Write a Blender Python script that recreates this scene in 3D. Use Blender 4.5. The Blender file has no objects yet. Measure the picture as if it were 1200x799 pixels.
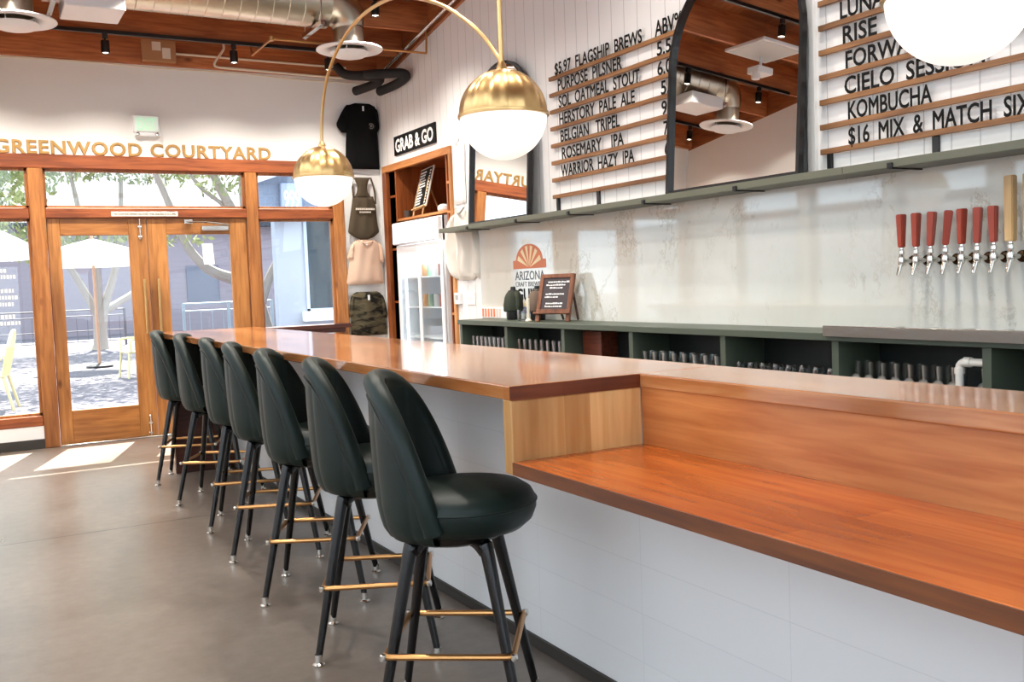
import bpy, bmesh, math, random
from mathutils import Vector, Matrix
random.seed(7)
S = bpy.context.scene
C = S.collection
PI = math.pi

# ------------------------------------------------------------------ camera, world, sun, exposure
cam_d = bpy.data.cameras.new('camera')
cam = bpy.data.objects.new('camera', cam_d)
C.objects.link(cam)
cam_d.sensor_fit = 'HORIZONTAL'
cam_d.sensor_width = 36.0
cam_d.lens = 1137.06 / 1200 * 36.0
cam_d.clip_start = 0.05
cam_d.clip_end = 300
def aim_camera(yaw, pitch, roll, loc):
    y, p, r = (math.radians(a) for a in (yaw, pitch, roll))
    f = Vector((math.sin(y) * math.cos(p), math.cos(y) * math.cos(p), -math.sin(p)))
    rt = Vector((math.cos(y), -math.sin(y), 0))
    up = rt.cross(f)
    r2 = math.cos(r) * rt + math.sin(r) * up
    u2 = -math.sin(r) * rt + math.cos(r) * up
    m = Matrix((r2, u2, -f)).transposed().to_4x4()
    m.translation = loc
    cam.matrix_world = m
aim_camera(29.3843, 3.51674, -2.20426, Vector((0, 0, 1.35)))
S.camera = cam
S.view_settings.view_transform = 'Standard'
S.view_settings.look = 'None'
S.view_settings.gamma = 1
S.view_settings.use_curve_mapping = False
S.view_settings.exposure = 0.45
S.cycles.use_denoising = True
S.cycles.max_bounces = 12
S.cycles.diffuse_bounces = 5
S.cycles.glossy_bounces = 5
S.cycles.transparent_max_bounces = 16
S.cycles.caustics_reflective = False
S.cycles.caustics_refractive = False
S.cycles.sample_clamp_indirect = 6.0

world = bpy.data.worlds.new('sky')
S.world = world
world.use_nodes = True
wb = world.node_tree.nodes['Background']
wb.inputs['Color'].default_value = (0.78, 0.885, 1.0, 1)
wb.inputs['Strength'].default_value = 3.0

sun_d = bpy.data.lights.new('sun', 'SUN')
sun_d.energy = 22
sun_d.angle = 0.009
sun_d.color = (1, 0.95, 0.87)
sun = bpy.data.objects.new('sun', sun_d)
C.objects.link(sun)
sun.rotation_euler = Vector((-0.22, -0.667, -1)).to_track_quat('-Z', 'Y').to_euler()
sun.location = (3, 14, 9)

# ------------------------------------------------------------------ materials
def lin(c):
    return tuple(((v / 255) / 12.92 if v / 255 <= 0.04045 else ((v / 255 + 0.055) / 1.055) ** 2.4) for v in c) + (1,)
MATS = {}
def mat(name, rgb=(200, 200, 200), rough=0.5, metal=0.0, coat=0.0, spec=0.5, emit=None, estr=0.0):
    if name in MATS: return MATS[name]
    m = bpy.data.materials.new(name)
    m.use_nodes = True
    b = m.node_tree.nodes['Principled BSDF']
    b.inputs['Base Color'].default_value = lin(rgb)
    b.inputs['Roughness'].default_value = rough
    b.inputs['Metallic'].default_value = metal
    b.inputs['Coat Weight'].default_value = coat
    b.inputs['Coat Roughness'].default_value = 0.06
    b.inputs['Specular IOR Level'].default_value = spec
    if emit:
        b.inputs['Emission Color'].default_value = lin(emit)
        b.inputs['Emission Strength'].default_value = estr
    MATS[name] = m
    return m
def nodes_of(m):
    nt = m.node_tree
    return nt, nt.nodes, nt.links, nt.nodes['Principled BSDF']
def coords(m, scale=(1, 1, 1), rot=(0, 0, 0), loc=(0, 0, 0)):
    nt, N, L, b = nodes_of(m)
    tc = N.new('ShaderNodeTexCoord')
    mp = N.new('ShaderNodeMapping')
    mp.inputs['Scale'].default_value = scale
    mp.inputs['Rotation'].default_value = rot
    mp.inputs['Location'].default_value = loc
    L.new(tc.outputs['Object'], mp.inputs['Vector'])
    return mp.outputs['Vector']
def ramp(m, fac, stops):
    nt, N, L, b = nodes_of(m)
    r = N.new('ShaderNodeValToRGB')
    while len(r.color_ramp.elements) < len(stops): r.color_ramp.elements.new(0.5)
    for e, (p, c) in zip(r.color_ramp.elements, stops):
        e.position = p
        e.color = lin(c) if len(c) == 3 else c
    L.new(fac, r.inputs['Fac'])
    return r.outputs['Color']
def noise(m, vec, scale=5, detail=4, rough=0.55, dist=0.0):
    nt, N, L, b = nodes_of(m)
    n = N.new('ShaderNodeTexNoise')
    n.inputs['Scale'].default_value = scale
    n.inputs['Detail'].default_value = detail
    n.inputs['Roughness'].default_value = rough
    n.inputs['Distortion'].default_value = dist
    L.new(vec, n.inputs['Vector'])
    return n.outputs['Fac']
def mix(m, a, b_, fac, mode='MIX'):
    nt, N, L, b = nodes_of(m)
    x = N.new('ShaderNodeMix')
    x.data_type = 'RGBA'
    x.blend_type = mode
    for v, i in ((fac, 0), (a, 6), (b_, 7)):
        if isinstance(v, (int, float)): x.inputs[i].default_value = v
        elif isinstance(v, tuple): x.inputs[i].default_value = lin(v) if len(v) == 3 else v
        else: L.new(v, x.inputs[i])
    return x.outputs[2]
def bump(m, h, strength=0.1, dist=0.01):
    nt, N, L, b = nodes_of(m)
    k = N.new('ShaderNodeBump')
    k.inputs['Strength'].default_value = strength
    k.inputs['Distance'].default_value = dist
    L.new(h, k.inputs['Height'])
    L.new(k.outputs['Normal'], b.inputs['Normal'])
def setc(m, col): m.node_tree.links.new(col, m.node_tree.nodes['Principled BSDF'].inputs['Base Color'])

def wood(name, axis, c1, c2, rough=0.35, coat=0.0, stave=None, stave_len=0.9, across=None, shift=0.0, knots=True):
    """procedural timber: grain runs along axis; stave = board width of glued-up stock"""
    if name in MATS: return MATS[name]
    m = mat(name, c1, rough, coat=coat)
    nt, N, L, b = nodes_of(m)
    sc = [14.0, 14.0, 14.0]; sc['xyz'.index(axis)] = 1.1
    g = noise(m, coords(m, tuple(sc), loc=(shift, shift * 1.7, shift * 0.6)), 3.0, 3, 0.5, 0.5)
    col = ramp(m, g, [(0.30, c2), (0.62, c1)])
    sc2 = [2.2, 2.2, 2.2]; sc2['xyz'.index(axis)] = 0.7
    big = noise(m, coords(m, tuple(sc2), loc=(shift * 3, 1, 2)), 1.6, 2, 0.5, 0.4)
    col = mix(m, col, ramp(m, big, [(0.30, (165, 150, 140)), (0.65, (255, 255, 255))]), 0.75, 'MULTIPLY')
    if knots:
        sk = [3.0, 3.0, 3.0]; sk['xyz'.index(axis)] = 1.4
        v = N.new('ShaderNodeTexVoronoi'); v.inputs['Scale'].default_value = 1.1
        L.new(coords(m, tuple(sk), loc=(shift, 0.4, 0.2)), v.inputs['Vector'])
        col = mix(m, col, ramp(m, v.outputs['Distance'], [(0.0, (70, 40, 25)), (0.035, (140, 100, 75)), (0.09, (255, 255, 255))]), 0.8, 'MULTIPLY')
    if stave:
        # brick rows across the grain, bricks along it
        br = N.new('ShaderNodeTexBrick')
        br.inputs['Scale'].default_value = 1.0
        br.inputs['Mortar Size'].default_value = 0.0
        br.inputs['Brick Width'].default_value = stave_len
        br.inputs['Row Height'].default_value = stave
        br.inputs['Color1'].default_value = (1, 1, 1, 1)
        br.inputs['Color2'].default_value = lin((214, 196, 180))
        br.offset = 0.37
        sep = N.new('ShaderNodeSeparateXYZ'); cmb = N.new('ShaderNodeCombineXYZ')
        tc = N.new('ShaderNodeTexCoord')
        L.new(tc.outputs['Object'], sep.inputs[0])
        L.new(sep.outputs['XYZ'.index(axis.upper())], cmb.inputs[0])
        L.new(sep.outputs['XYZ'.index(across.upper())], cmb.inputs[1])
        L.new(cmb.outputs[0], br.inputs['Vector'])
        col = mix(m, col, br.outputs['Color'], 1.0, 'MULTIPLY')
    setc(m, col)
    if coat == 0: bump(m, g, 0.025, 0.001)
    return m

BAR1, BAR2 = (224, 160, 104), (200, 126, 70)
M_top = wood('bar_top_timber', 'y', BAR1, BAR2, 0.13, 0.4, 0.11, 1.9, 'x', 0.0, knots=False)
M_topx = wood('bar_edge_timber', 'x', (128, 66, 34), (96, 46, 24), 0.4, 0.0, 0.4, 0.13, 'z', 2.0, knots=False)
M_low = wood('low_counter_timber', 'y', (222, 124, 52), (200, 98, 36), 0.24, 0.2, 0.12, 1.7, 'x', 3.0, knots=False)  # saturated orange from the lighting is put into this timber colour
M_lowedge = wood('low_counter_edge_timber', 'y', (134, 76, 36), (100, 52, 24), 0.5, 0.0, None, shift=5.0)
M_riser = wood('riser_timber', 'y', (206, 134, 76), (182, 106, 54), 0.32, 0.1, None, shift=4.0)
M_endp = wood('end_panel_timber', 'z', (255, 216, 152), (240, 190, 122), 0.35, 0.0, 0.085, 2.0, 'x', 1.0)
M_doorz = wood('door_timber_upright', 'z', (198, 136, 74), (166, 106, 50), 0.4, shift=0.5)
M_doorx = wood('door_timber_rail', 'x', (194, 130, 68), (158, 98, 46), 0.4, shift=1.5)
M_frz = wood('frame_timber_upright', 'z', (190, 126, 66), (154, 92, 44), 0.42, shift=2.5)
M_frx = wood('frame_timber_rail', 'x', (168, 92, 48), (126, 62, 30), 0.42, shift=3.5)
M_joist = wood('joist_timber', 'x', (204, 128, 76), (170, 96, 54), 0.55, shift=0.2)
M_joisty = wood('blocking_timber', 'y', (186, 116, 66), (150, 84, 44), 0.55, shift=0.9)
M_deck = wood('roof_deck_timber', 'y', (196, 130, 82), (166, 104, 62), 0.6, 0.0, 0.2, 2.4, 'x', 1.1)
M_case = wood('alcove_timber', 'z', (168, 94, 46), (132, 66, 30), 0.4, shift=6.0)
M_casex = wood('alcove_face_timber', 'y', (214, 146, 84), (184, 112, 58), 0.4, shift=6.5)
M_slat = wood('slat_timber', 'y', (158, 112, 70), (130, 88, 54), 0.5, shift=7.0, knots=False)
M_dark_wood = wood('dark_timber', 'x', (88, 46, 34), (64, 32, 24), 0.4, shift=8.0)
M_crate = wood('crate_timber', 'y', (130, 62, 38), (96, 42, 26), 0.5, shift=8.5)
M_easel = wood('easel_timber', 'z', (142, 88, 58), (112, 66, 42), 0.45, shift=9.0, knots=False)

M_wall = mat('white_wall_paint', (242, 241, 237), 0.85)
def shiplap():
    m = mat('white_shiplap', (238, 237, 235), 0.55)
    nt, N, L, b = nodes_of(m)
    tc = N.new('ShaderNodeTexCoord'); sep = N.new('ShaderNodeSeparateXYZ')
    L.new(tc.outputs['Object'], sep.inputs[0])
    d = N.new('ShaderNodeMath'); d.operation = 'DIVIDE'; d.inputs[1].default_value = 0.144
    L.new(sep.outputs['Y'], d.inputs[0])
    f = N.new('ShaderNodeMath'); f.operation = 'FRACT'; L.new(d.outputs[0], f.inputs[0])
    s = N.new('ShaderNodeMath'); s.operation = 'SUBTRACT'; s.inputs[1].default_value = 0.5; L.new(f.outputs[0], s.inputs[0])
    a = N.new('ShaderNodeMath'); a.operation = 'ABSOLUTE'; L.new(s.outputs[0], a.inputs[0])
    setc(m, ramp(m, a.outputs[0], [(0.472, (238, 237, 235)), (0.492, (190, 190, 190))]))
    h = ramp(m, a.outputs[0], [(0.45, (255, 255, 255)), (0.495, (0, 0, 0))])
    bump(m, h, 0.5, 0.004)
    return m
M_ship = shiplap()
def marble():
    m = mat('veined_stone', (224, 224, 218), 0.04, spec=0.8)
    w = noise(m, coords(m, (1, 1, 0.6)), 1.1, 5, 0.6, 0.0)
    base = ramp(m, w, [(0.30, (206, 207, 197)), (0.65, (221, 222, 216))])
    v1 = noise(m, coords(m, (1.0, 1.1, 0.9)), 1.7, 10, 0.72, 0.25)
    vein = ramp(m, v1, [(0.484, (255, 255, 255)), (0.498, (200, 190, 174)), (0.502, (190, 178, 158)), (0.516, (255, 255, 255))])
    patch = ramp(m, noise(m, coords(m, loc=(4, 2, 7)), 1.7, 3, 0.5), [(0.45, (0, 0, 0)), (0.62, (255, 255, 255))])
    c = mix(m, base, mix(m, (255, 255, 255), vein, patch), 0.55, 'MULTIPLY')
    v2 = noise(m, coords(m, (1.0, 1.0, 0.5), loc=(3, 5, 1)), 9.0, 8, 0.75, 0.3)
    c = mix(m, c, ramp(m, v2, [(0.30, (188, 176, 160)), (0.38, (255, 255, 255))]), 0.4, 'MULTIPLY')
    setc(m, c)
    return m
M_marble = marble()
def concrete():
    m = mat('polished_concrete', (140, 128, 116), 0.42, spec=0.6)
    nt, N, L, b = nodes_of(m)
    a = noise(m, coords(m), 0.9, 6, 0.6, 0.6)
    f = noise(m, coords(m), 14, 6, 0.7)
    c = ramp(m, a, [(0.3, (106, 94, 84)), (0.7, (136, 124, 114))])
    c = mix(m, c, ramp(m, f, [(0.3, (205, 200, 195)), (0.7, (255, 255, 255))]), 0.7, 'MULTIPLY')
    tc = N.new('ShaderNodeTexCoord'); sep = N.new('ShaderNodeSeparateXYZ'); L.new(tc.outputs['Object'], sep.inputs[0])
    s = N.new('ShaderNodeMath'); s.operation = 'SUBTRACT'; s.inputs[1].default_value = 6.02; L.new(sep.outputs['Y'], s.inputs[0])
    ab = N.new('ShaderNodeMath'); ab.operation = 'ABSOLUTE'; L.new(s.outputs[0], ab.inputs[0])
    c = mix(m, c, ramp(m, ab.outputs[0], [(0.004, (120, 115, 110)), (0.010, (255, 255, 255))]), 1.0, 'MULTIPLY')
    setc(m, c)
    rr = ramp(m, a, [(0.3, (142, 142, 142)), (0.7, (158, 158, 158))])
    L.new(rr, b.inputs['Roughness'])
    bump(m, f, 0.04, 0.003)
    return m
M_floor = concrete()
def tiles():
    m = mat('white_panel_tile', (240, 240, 240), 0.22)
    nt, N, L, b = nodes_of(m)
    br = N.new('ShaderNodeTexBrick')
    for k, v in (('Scale', 1.0), ('Mortar Size', 0.0012), ('Mortar Smooth', 0.3), ('Brick Width', 0.62), ('Row Height', 0.155)): br.inputs[k].default_value = v
    br.offset = 0.0
    br.inputs['Color1'].default_value = lin((240, 240, 240)); br.inputs['Color2'].default_value = lin((238, 238, 239)); br.inputs['Mortar'].default_value = lin((226, 226, 228))
    sep = N.new('ShaderNodeSeparateXYZ'); cmb = N.new('ShaderNodeCombineXYZ'); tc = N.new('ShaderNodeTexCoord')
    L.new(tc.outputs['Object'], sep.inputs[0]); L.new(sep.outputs['Y'], cmb.inputs[0]); L.new(sep.outputs['Z'], cmb.inputs[1]); L.new(cmb.outputs[0], br.inputs['Vector'])
    setc(m, br.outputs['Color'])
    return m
M_tile = tiles()
def leather():
    m = mat('dark_green_leather', (22, 36, 32), 0.43, spec=0.3)
    n = noise(m, coords(m), 3, 3, 0.5)
    setc(m, ramp(m, n, [(0.3, (17, 29, 26)), (0.7, (25, 40, 36))]))
    bump(m, noise(m, coords(m), 240, 3, 0.6), 0.07, 0.002)
    return m
M_leather = leather()
M_black = mat('black_metal', (18, 17, 18), 0.35)
M_blackleg = mat('black_gloss_metal', (14, 13, 14), 0.26)
M_brass = mat('brushed_brass', (212, 174, 118), 0.31, 1.0)
M_brass2 = mat('copper_brass_bar', (200, 148, 94), 0.3, 1.0)
M_chrome = mat('chrome', (225, 222, 215), 0.14, 1.0)
M_steel = mat('brushed_steel', (215, 213, 210), 0.18, 1.0)
M_galv = mat('galvanised_duct', (206, 196, 178), 0.3, 1.0)
M_white = mat('white_enamel', (238, 238, 238), 0.35)
M_cream = mat('cream_plastic', (236, 228, 205), 0.5)
M_globe = mat('lit_opal_glass', (250, 248, 242), 0.25, emit=(255, 249, 238), estr=0.6)
M_green = mat('green_cabinet_paint', (76, 85, 72), 0.45)
M_green_shade = mat('shaded_green_cabinet_paint', (22, 29, 27), 0.5)  # shade inside the bays put into the colour of the inner panels
M_shelfp = mat('sage_shelf_paint', (100, 102, 86), 0.45)
M_mirror = mat('mirror_silver', (238, 238, 236), 0.0, 1.0)
M_gold = mat('gold_lettering', (178, 138, 76), 0.5, 0.0)
M_ink = mat('black_lettering', (10, 9, 9), 0.6, spec=0.2)
M_whitel = mat('white_lettering', (245, 245, 242), 0.5)
M_orange = mat('coral_print', (214, 128, 92), 0.6)
M_creamp = mat('cream_print', (242, 222, 180), 0.6)
M_slate = mat('slate_print', (88, 92, 102), 0.6)
M_blue = mat('blue_print', (120, 128, 168), 0.6)
M_chalk = mat('chalkboard', (70, 62, 64), 0.8)
M_tap = mat('rust_red_tap_paint', (160, 62, 42), 0.4)
M_maple = wood('maple_tap_timber', 'z', (226, 192, 138), (206, 166, 110), 0.4, shift=4.4, knots=False)
M_foam = mat('black_foam_insulation', (28, 27, 28), 0.8)
M_card = mat('cardboard', (176, 132, 92), 0.85)
M_label = mat('paper_label', (232, 224, 210), 0.8)
M_black_cloth = mat('black_cotton', (16, 16, 17), 0.95, spec=0.15)
M_olive = mat('olive_cotton', (84, 74, 60), 0.95, spec=0.1)
M_pink = mat('dusty_pink_cotton', (222, 190, 166), 0.95, spec=0.1)
M_fleece = mat('oatmeal_fleece', (226, 220, 210), 0.95, spec=0.1)
M_whitecloth = mat('white_cotton', (236, 235, 234), 0.95, spec=0.1)
def camo():
    m = mat('dark_camouflage_cotton', (60, 56, 46), 0.95, spec=0.1)
    n = noise(m, coords(m, (1, 1, 2.6)), 7, 2, 0.5, 0.8)
    setc(m, ramp(m, n, [(0.40, (36, 34, 30)), (0.50, (74, 68, 54)), (0.60, (96, 88, 68))]))
    return m
M_camo = camo()
M_exit = mat('exit_green_glow', (190, 235, 200), 0.5, emit=(180, 236, 196), estr=0.35)
M_rubber = mat('dark_rubber_base', (52, 48, 44), 0.6)
M_pvc = mat('white_pvc', (226, 222, 214), 0.4)
def glass(name, tint=(1, 1, 1), ior=1.45, edge=False):
    m = bpy.data.materials.new(name); m.use_nodes = True
    nt = m.node_tree; N, L = nt.nodes, nt.links
    N.remove(N['Principled BSDF'])
    t = N.new('ShaderNodeBsdfTransparent'); t.inputs[0].default_value = tint + (1,)
    g = N.new('ShaderNodeBsdfGlossy'); g.inputs['Roughness'].default_value = 0.0
    x = N.new('ShaderNodeMixShader')
    if edge:
        w = N.new('ShaderNodeLayerWeight'); w.inputs['Blend'].default_value = 0.42; L.new(w.outputs['Facing'], x.inputs[0])
    else:
        w = N.new('ShaderNodeLayerWeight'); w.inputs['Blend'].default_value = 0.5
        p = N.new('ShaderNodeMath'); p.operation = 'POWER'; p.inputs[1].default_value = 5.0; L.new(w.outputs['Facing'], p.inputs[0])
        q = N.new('ShaderNodeMath'); q.operation = 'MULTIPLY_ADD'; q.inputs[1].default_value = 0.9; q.inputs[2].default_value = 0.035
        L.new(p.outputs[0], q.inputs[0]); L.new(q.outputs[0], x.inputs[0])
    L.new(t.outputs[0], x.inputs[1]); L.new(g.outputs[0], x.inputs[2])
    L.new(x.outputs[0], N['Material Output'].inputs['Surface'])
    return m
M_glass = glass('window_glass', (0.97, 0.985, 0.98))
M_ware = glass('drinking_glass', (0.93, 0.95, 0.95), edge=True)

def sheer(name, rgb, f=0.5):
    m = bpy.data.materials.new(name); m.use_nodes = True
    nt = m.node_tree; N, L = nt.nodes, nt.links
    N.remove(N['Principled BSDF'])
    a = N.new('ShaderNodeBsdfDiffuse'); a.inputs[0].default_value = lin(rgb)
    t = N.new('ShaderNodeBsdfTranslucent'); t.inputs[0].default_value = lin(rgb)
    x = N.new('ShaderNodeMixShader'); x.inputs[0].default_value = f
    L.new(a.outputs[0], x.inputs[1]); L.new(t.outputs[0], x.inputs[2]); L.new(x.outputs[0], N['Material Output'].inputs['Surface'])
    return m
M_paper = sheer('thin_paper', (244, 244, 242)); M_canvas = sheer('white_canvas', (244, 244, 242), 0.35)

# ------------------------------------------------------------------ mesh helpers
class MB:
    """collects shapes in world (or thing-local) metres and links them as ONE mesh object"""
    def __init__(s): s.bm = bmesh.new()
    def add(s, bm2, mtx=None):
        if mtx is not None: bm2.transform(mtx)
        me = bpy.data.meshes.new('tmp'); bm2.to_mesh(me); bm2.free()
        s.bm.from_mesh(me); bpy.data.meshes.remove(me)
        return s
    def box(s, x0, x1, y0, y1, z0, z1, bev=0.0, seg=2, mtx=None):
        b = bmesh.new()
        bmesh.ops.create_cube(b, size=1)
        bmesh.ops.scale(b, vec=(abs(x1 - x0), abs(y1 - y0), abs(z1 - z0)), verts=b.verts)
        bmesh.ops.translate(b, vec=((x0 + x1) / 2, (y0 + y1) / 2, (z0 + z1) / 2), verts=b.verts)
        if bev > 0: bmesh.ops.bevel(b, geom=b.edges[:] , offset=bev, segments=seg, affect='EDGES', profile=0.5)
        return s.add(b, mtx)
    def tube(s, pts, r, seg=12, cap=True, closed=False, mtx=None, sq=1.0):
        pts = [Vector(p) for p in pts]; n = len(pts)
        rs = r if isinstance(r, (list, tuple)) else [r] * n
        b = bmesh.new(); rings = []
        prev = None
        for i, p in enumerate(pts):
            if closed: t = (pts[(i + 1) % n] - pts[i - 1]).normalized()
            elif i == 0: t = (pts[1] - p).normalized()
            elif i == n - 1: t = (p - pts[-2]).normalized()
            else: t = ((pts[i + 1] - p).normalized() + (p - pts[i - 1]).normalized()).normalized()
            if prev is None:
                a = Vector((0, 0, 1)) if abs(t.z) < 0.9 else Vector((1, 0, 0))
                u = t.cross(a).normalized()
            else:
                u = (prev - t * prev.dot(t)).normalized()
            prev = u; v = t.cross(u)
            rings.append([b.verts.new(p + rs[i] * (math.cos(2 * PI * k / seg) * u + sq * math.sin(2 * PI * k / seg) * v)) for k in range(seg)])
        m = n if closed else n - 1
        for i in range(m):
            A, B = rings[i], rings[(i + 1) % n]
            for k in range(seg): b.faces.new((A[k], A[(k + 1) % seg], B[(k + 1) % seg], B[k]))
        if cap and not closed:
            b.faces.new(rings[0][::-1]); b.faces.new(rings[-1])
        bmesh.ops.recalc_face_normals(b, faces=b.faces)
        return s.add(b, mtx)
    def lathe(s, prof, c=(0, 0, 0), seg=32, axis='z', mtx=None, rmod=None):
        b = bmesh.new(); rings = []
        for (r, z) in prof:
            if r < 1e-6: rings.append([b.verts.new((0, 0, z))])
            else:
                rings.append([b.verts.new(((r * (rmod(2 * PI * k / seg, z) if rmod else 1)) * math.cos(2 * PI * k / seg), (r * (rmod(2 * PI * k / seg, z) if rmod else 1)) * math.sin(2 * PI * k / seg), z)) for k in range(seg)])
        for A, B in zip(rings, rings[1:]):
            if len(A) == 1 and len(B) == 1: continue
            for k in range(seg):
                k2 = (k + 1) % seg
                if len(A) == 1: b.faces.new((A[0], B[k2], B[k]))
                elif len(B) == 1: b.faces.new((A[k], A[k2], B[0]))
                else: b.faces.new((A[k], A[k2], B[k2], B[k]))
        bmesh.ops.recalc_face_normals(b, faces=b.faces)
        rot = {'z': Matrix.Identity(4), 'x': Matrix.Rotation(PI / 2, 4, 'Y'), 'y': Matrix.Rotation(-PI / 2, 4, 'X')}[axis]
        return s.add(b, (mtx or Matrix.Identity(4)) @ Matrix.Translation(c) @ rot)
    def prism(s, poly, frame, d0, d1, bev=0.0):
        """poly = [(u, v)], frame = (origin, U, V, W); extruded along W from d0 to d1"""
        o, U, V, W = (Vector(q) for q in frame)
        b = bmesh.new()
        A = [b.verts.new(o + U * u + V * v + W * d0) for u, v in poly]
        B = [b.verts.new(o + U * u + V * v + W * d1) for u, v in poly]
        n = len(poly)
        b.faces.new(A[::-1]); b.faces.new(B)
        for k in range(n): b.faces.new((A[k], A[(k + 1) % n], B[(k + 1) % n], B[k]))
        bmesh.ops.recalc_face_normals(b, faces=b.faces)
        return s.add(b)
    def grid(s, fn, nu, nv):
        b = bmesh.new()
        V = [[b.verts.new(fn(i / nu, j / nv)) for j in range(nv + 1)] for i in range(nu + 1)]
        for i in range(nu):
            for j in range(nv): b.faces.new((V[i][j], V[i + 1][j], V[i + 1][j + 1], V[i][j + 1]))
        return s.add(b)
    def build(s, name, m, parent=None, smooth=False, angle=35):
        if parent is not None:
            bmesh.ops.translate(s.bm, vec=-parent.location, verts=s.bm.verts) if not parent.get('_local') else None
        me = bpy.data.meshes.new(name)
        s.bm.to_mesh(me); s.bm.free()
        for mm in (m if isinstance(m, (list, tuple)) else [m]): me.materials.append(mm)
        if smooth:
            me.shade_smooth() if hasattr(me, 'shade_smooth') else None
            try: me.set_sharp_from_angle(angle=math.radians(angle))
            except Exception: pass
        o = bpy.data.objects.new(name, me)
        C.objects.link(o)
        if parent is not None:
            o.parent = parent
        return o
def world_of(p):
    v = Vector((0, 0, 0))
    while p is not None: v += p.location; p = p.parent
    return v
def sub(mb, name, m, part, smooth=False):
    """sub-part: part itself sits at the origin of its thing, so shift by the thing's place"""
    root = part
    while root.parent is not None: root = root.parent
    if not root.get('_local'): bmesh.ops.translate(mb.bm, vec=-root.location, verts=mb.bm.verts)
    o = mb.build(name, m, None, smooth); o.parent = part
    return o
def thing(name, label, cat, loc=(0, 0, 0), group=None, local=False):
    o = bpy.data.objects.new(name, None); C.objects.link(o)
    o.empty_display_size = 0.1
    o.location = loc; o['label'] = label; o['category'] = cat
    if group: o['group'] = group
    if local: o['_local'] = 1
    return o
def tag(o, label, cat, group=None):
    o['label'] = label; o['category'] = cat
    if group: o['group'] = group
    return o
def struct(o):
    o['kind'] = 'structure'; return o
def copy_thing(root, loc=None, rz=None, label=None, group=None):
    def cp(o, parent):
        c = o.copy(); C.objects.link(c)
        if parent is not None: c.parent = parent; c.matrix_parent_inverse = o.matrix_parent_inverse.copy()
        for ch in list(o.children): cp(ch, c)
        return c
    r = cp(root, None)
    if loc is not None: r.location = loc
    if rz is not None: r.rotation_euler.z = rz
    if label: r['label'] = label
    if group: r['group'] = group
    return r
def text_mb(body, frame, height=None, width=None, depth=0.004, bold=0.0, align='L', spacing=1.0):
    """lettering as mesh: frame = (origin, right, up, out); height = cap height"""
    cu = bpy.data.curves.new('t', 'FONT'); cu.body = body; cu.size = 1.0; cu.space_character = spacing
    cu.resolution_u = 3; cu.extrude = 0.01; cu.bevel_depth = bold; cu.bevel_resolution = 0
    ob = bpy.data.objects.new('t', cu); C.objects.link(ob)
    dg = bpy.context.evaluated_depsgraph_get(); dg.update()
    me = bpy.data.meshes.new_from_object(ob.evaluated_get(dg))
    bpy.data.objects.remove(ob); bpy.data.curves.remove(cu)
    b = bmesh.new(); b.from_mesh(me); bpy.data.meshes.remove(me)
    bmesh.ops.remove_doubles(b, verts=b.verts, dist=1e-5)
    xs = [v.co.x for v in b.verts]; zs = [v.co.z for v in b.verts]
    x0, x1, z0, z1 = min(xs), max(xs), min(zs), max(zs)
    cap = 0.727
    sy = height / cap
    sx = width / (x1 - x0) if width else sy
    off = {'L': 0, 'C': -(x1 - x0) * sx / 2, 'R': -(x1 - x0) * sx}[align]
    o, U, V, W = (Vector(q) for q in frame)
    for v in b.verts:
        v.co = o + U * ((v.co.x - x0) * sx + off) + V * (v.co.y * sy) + W * (depth * (v.co.z - z0) / (z1 - z0))
    bmesh.ops.recalc_face_normals(b, faces=b.faces)
    k = MB(); k.add(b)
    return k
def arc(c, r, a0, a1, n, U, V):
    c, U, V = Vector(c), Vector(U), Vector(V)
    return [c + r * (math.cos(a0 + (a1 - a0) * i / n) * U + math.sin(a0 + (a1 - a0) * i / n) * V) for i in range(n + 1)]
def smooth_path(pts, n=6):
    """Catmull-Rom through the points"""
    P = [Vector(p) for p in pts]; P = [2 * P[0] - P[1]] + P + [2 * P[-1] - P[-2]]
    out = []
    for i in range(1, len(P) - 2):
        for k in range(n):
            t = k / n
            out.append(0.5 * ((2 * P[i]) + (P[i + 1] - P[i - 1]) * t + (2 * P[i - 1] - 5 * P[i] + 4 * P[i + 1] - P[i + 2]) * t * t + (3 * P[i] - P[i - 1] - 3 * P[i + 1] + P[i + 2]) * t ** 3))
    out.append(P[-2]); return out
ORD = ['first', 'second', 'third', 'fourth', 'fifth', 'sixth', 'seventh', 'eighth', 'ninth', 'tenth']

# ------------------------------------------------------------------ the room
XL, XR, YF, YB = -0.37, 3.95, 9.75, -3.2      # left wall, right wall, far (door) wall, wall behind the camera
def roof(y): return 3.495 + 0.16 * (9.75 - y)   # underside of the joists; the roof climbs towards the camera
JD = 0.286
struct(MB().box(XL - 0.2, XR + 1.0, YB - 0.2, YF + 0.12, -0.1, 0.0).build('floor', M_floor))
def yz(mb, poly, x0, x1): return mb.prism(poly, ((0, 0, 0), (0, 1, 0), (0, 0, 1), (1, 0, 0)), x0, x1)
def xz(mb, poly, y0, y1): return mb.prism(poly, ((0, 0, 0), (1, 0, 0), (0, 0, 1), (0, 1, 0)), y0, y1)
w = MB()
yz(w, [(YB, 0), (7.99, 0), (7.99, roof(7.99)), (YB, roof(YB))], XR, XR + 0.12)
yz(w, [(7.99, 2.60), (9.63, 2.60), (9.63, roof(9.63)), (7.99, roof(7.99))], XR, XR + 0.12)
yz(w, [(9.63, 0), (YF + 0.1, 0), (YF + 0.1, roof(YF)), (9.63, roof(9.63))], XR, XR + 0.12)
struct(w.build('wall_right', M_ship))
w = MB()
HT = roof(YF) + 0.3
w.box(XL - 0.12, 3.52, YF, YF + 0.14, 2.651, HT)
w.box(3.52, XR + 0.12, YF, YF + 0.14, 0, HT)
w.box(XL - 0.12, -0.33, YF, YF + 0.14, 0, 2.651)
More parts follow.
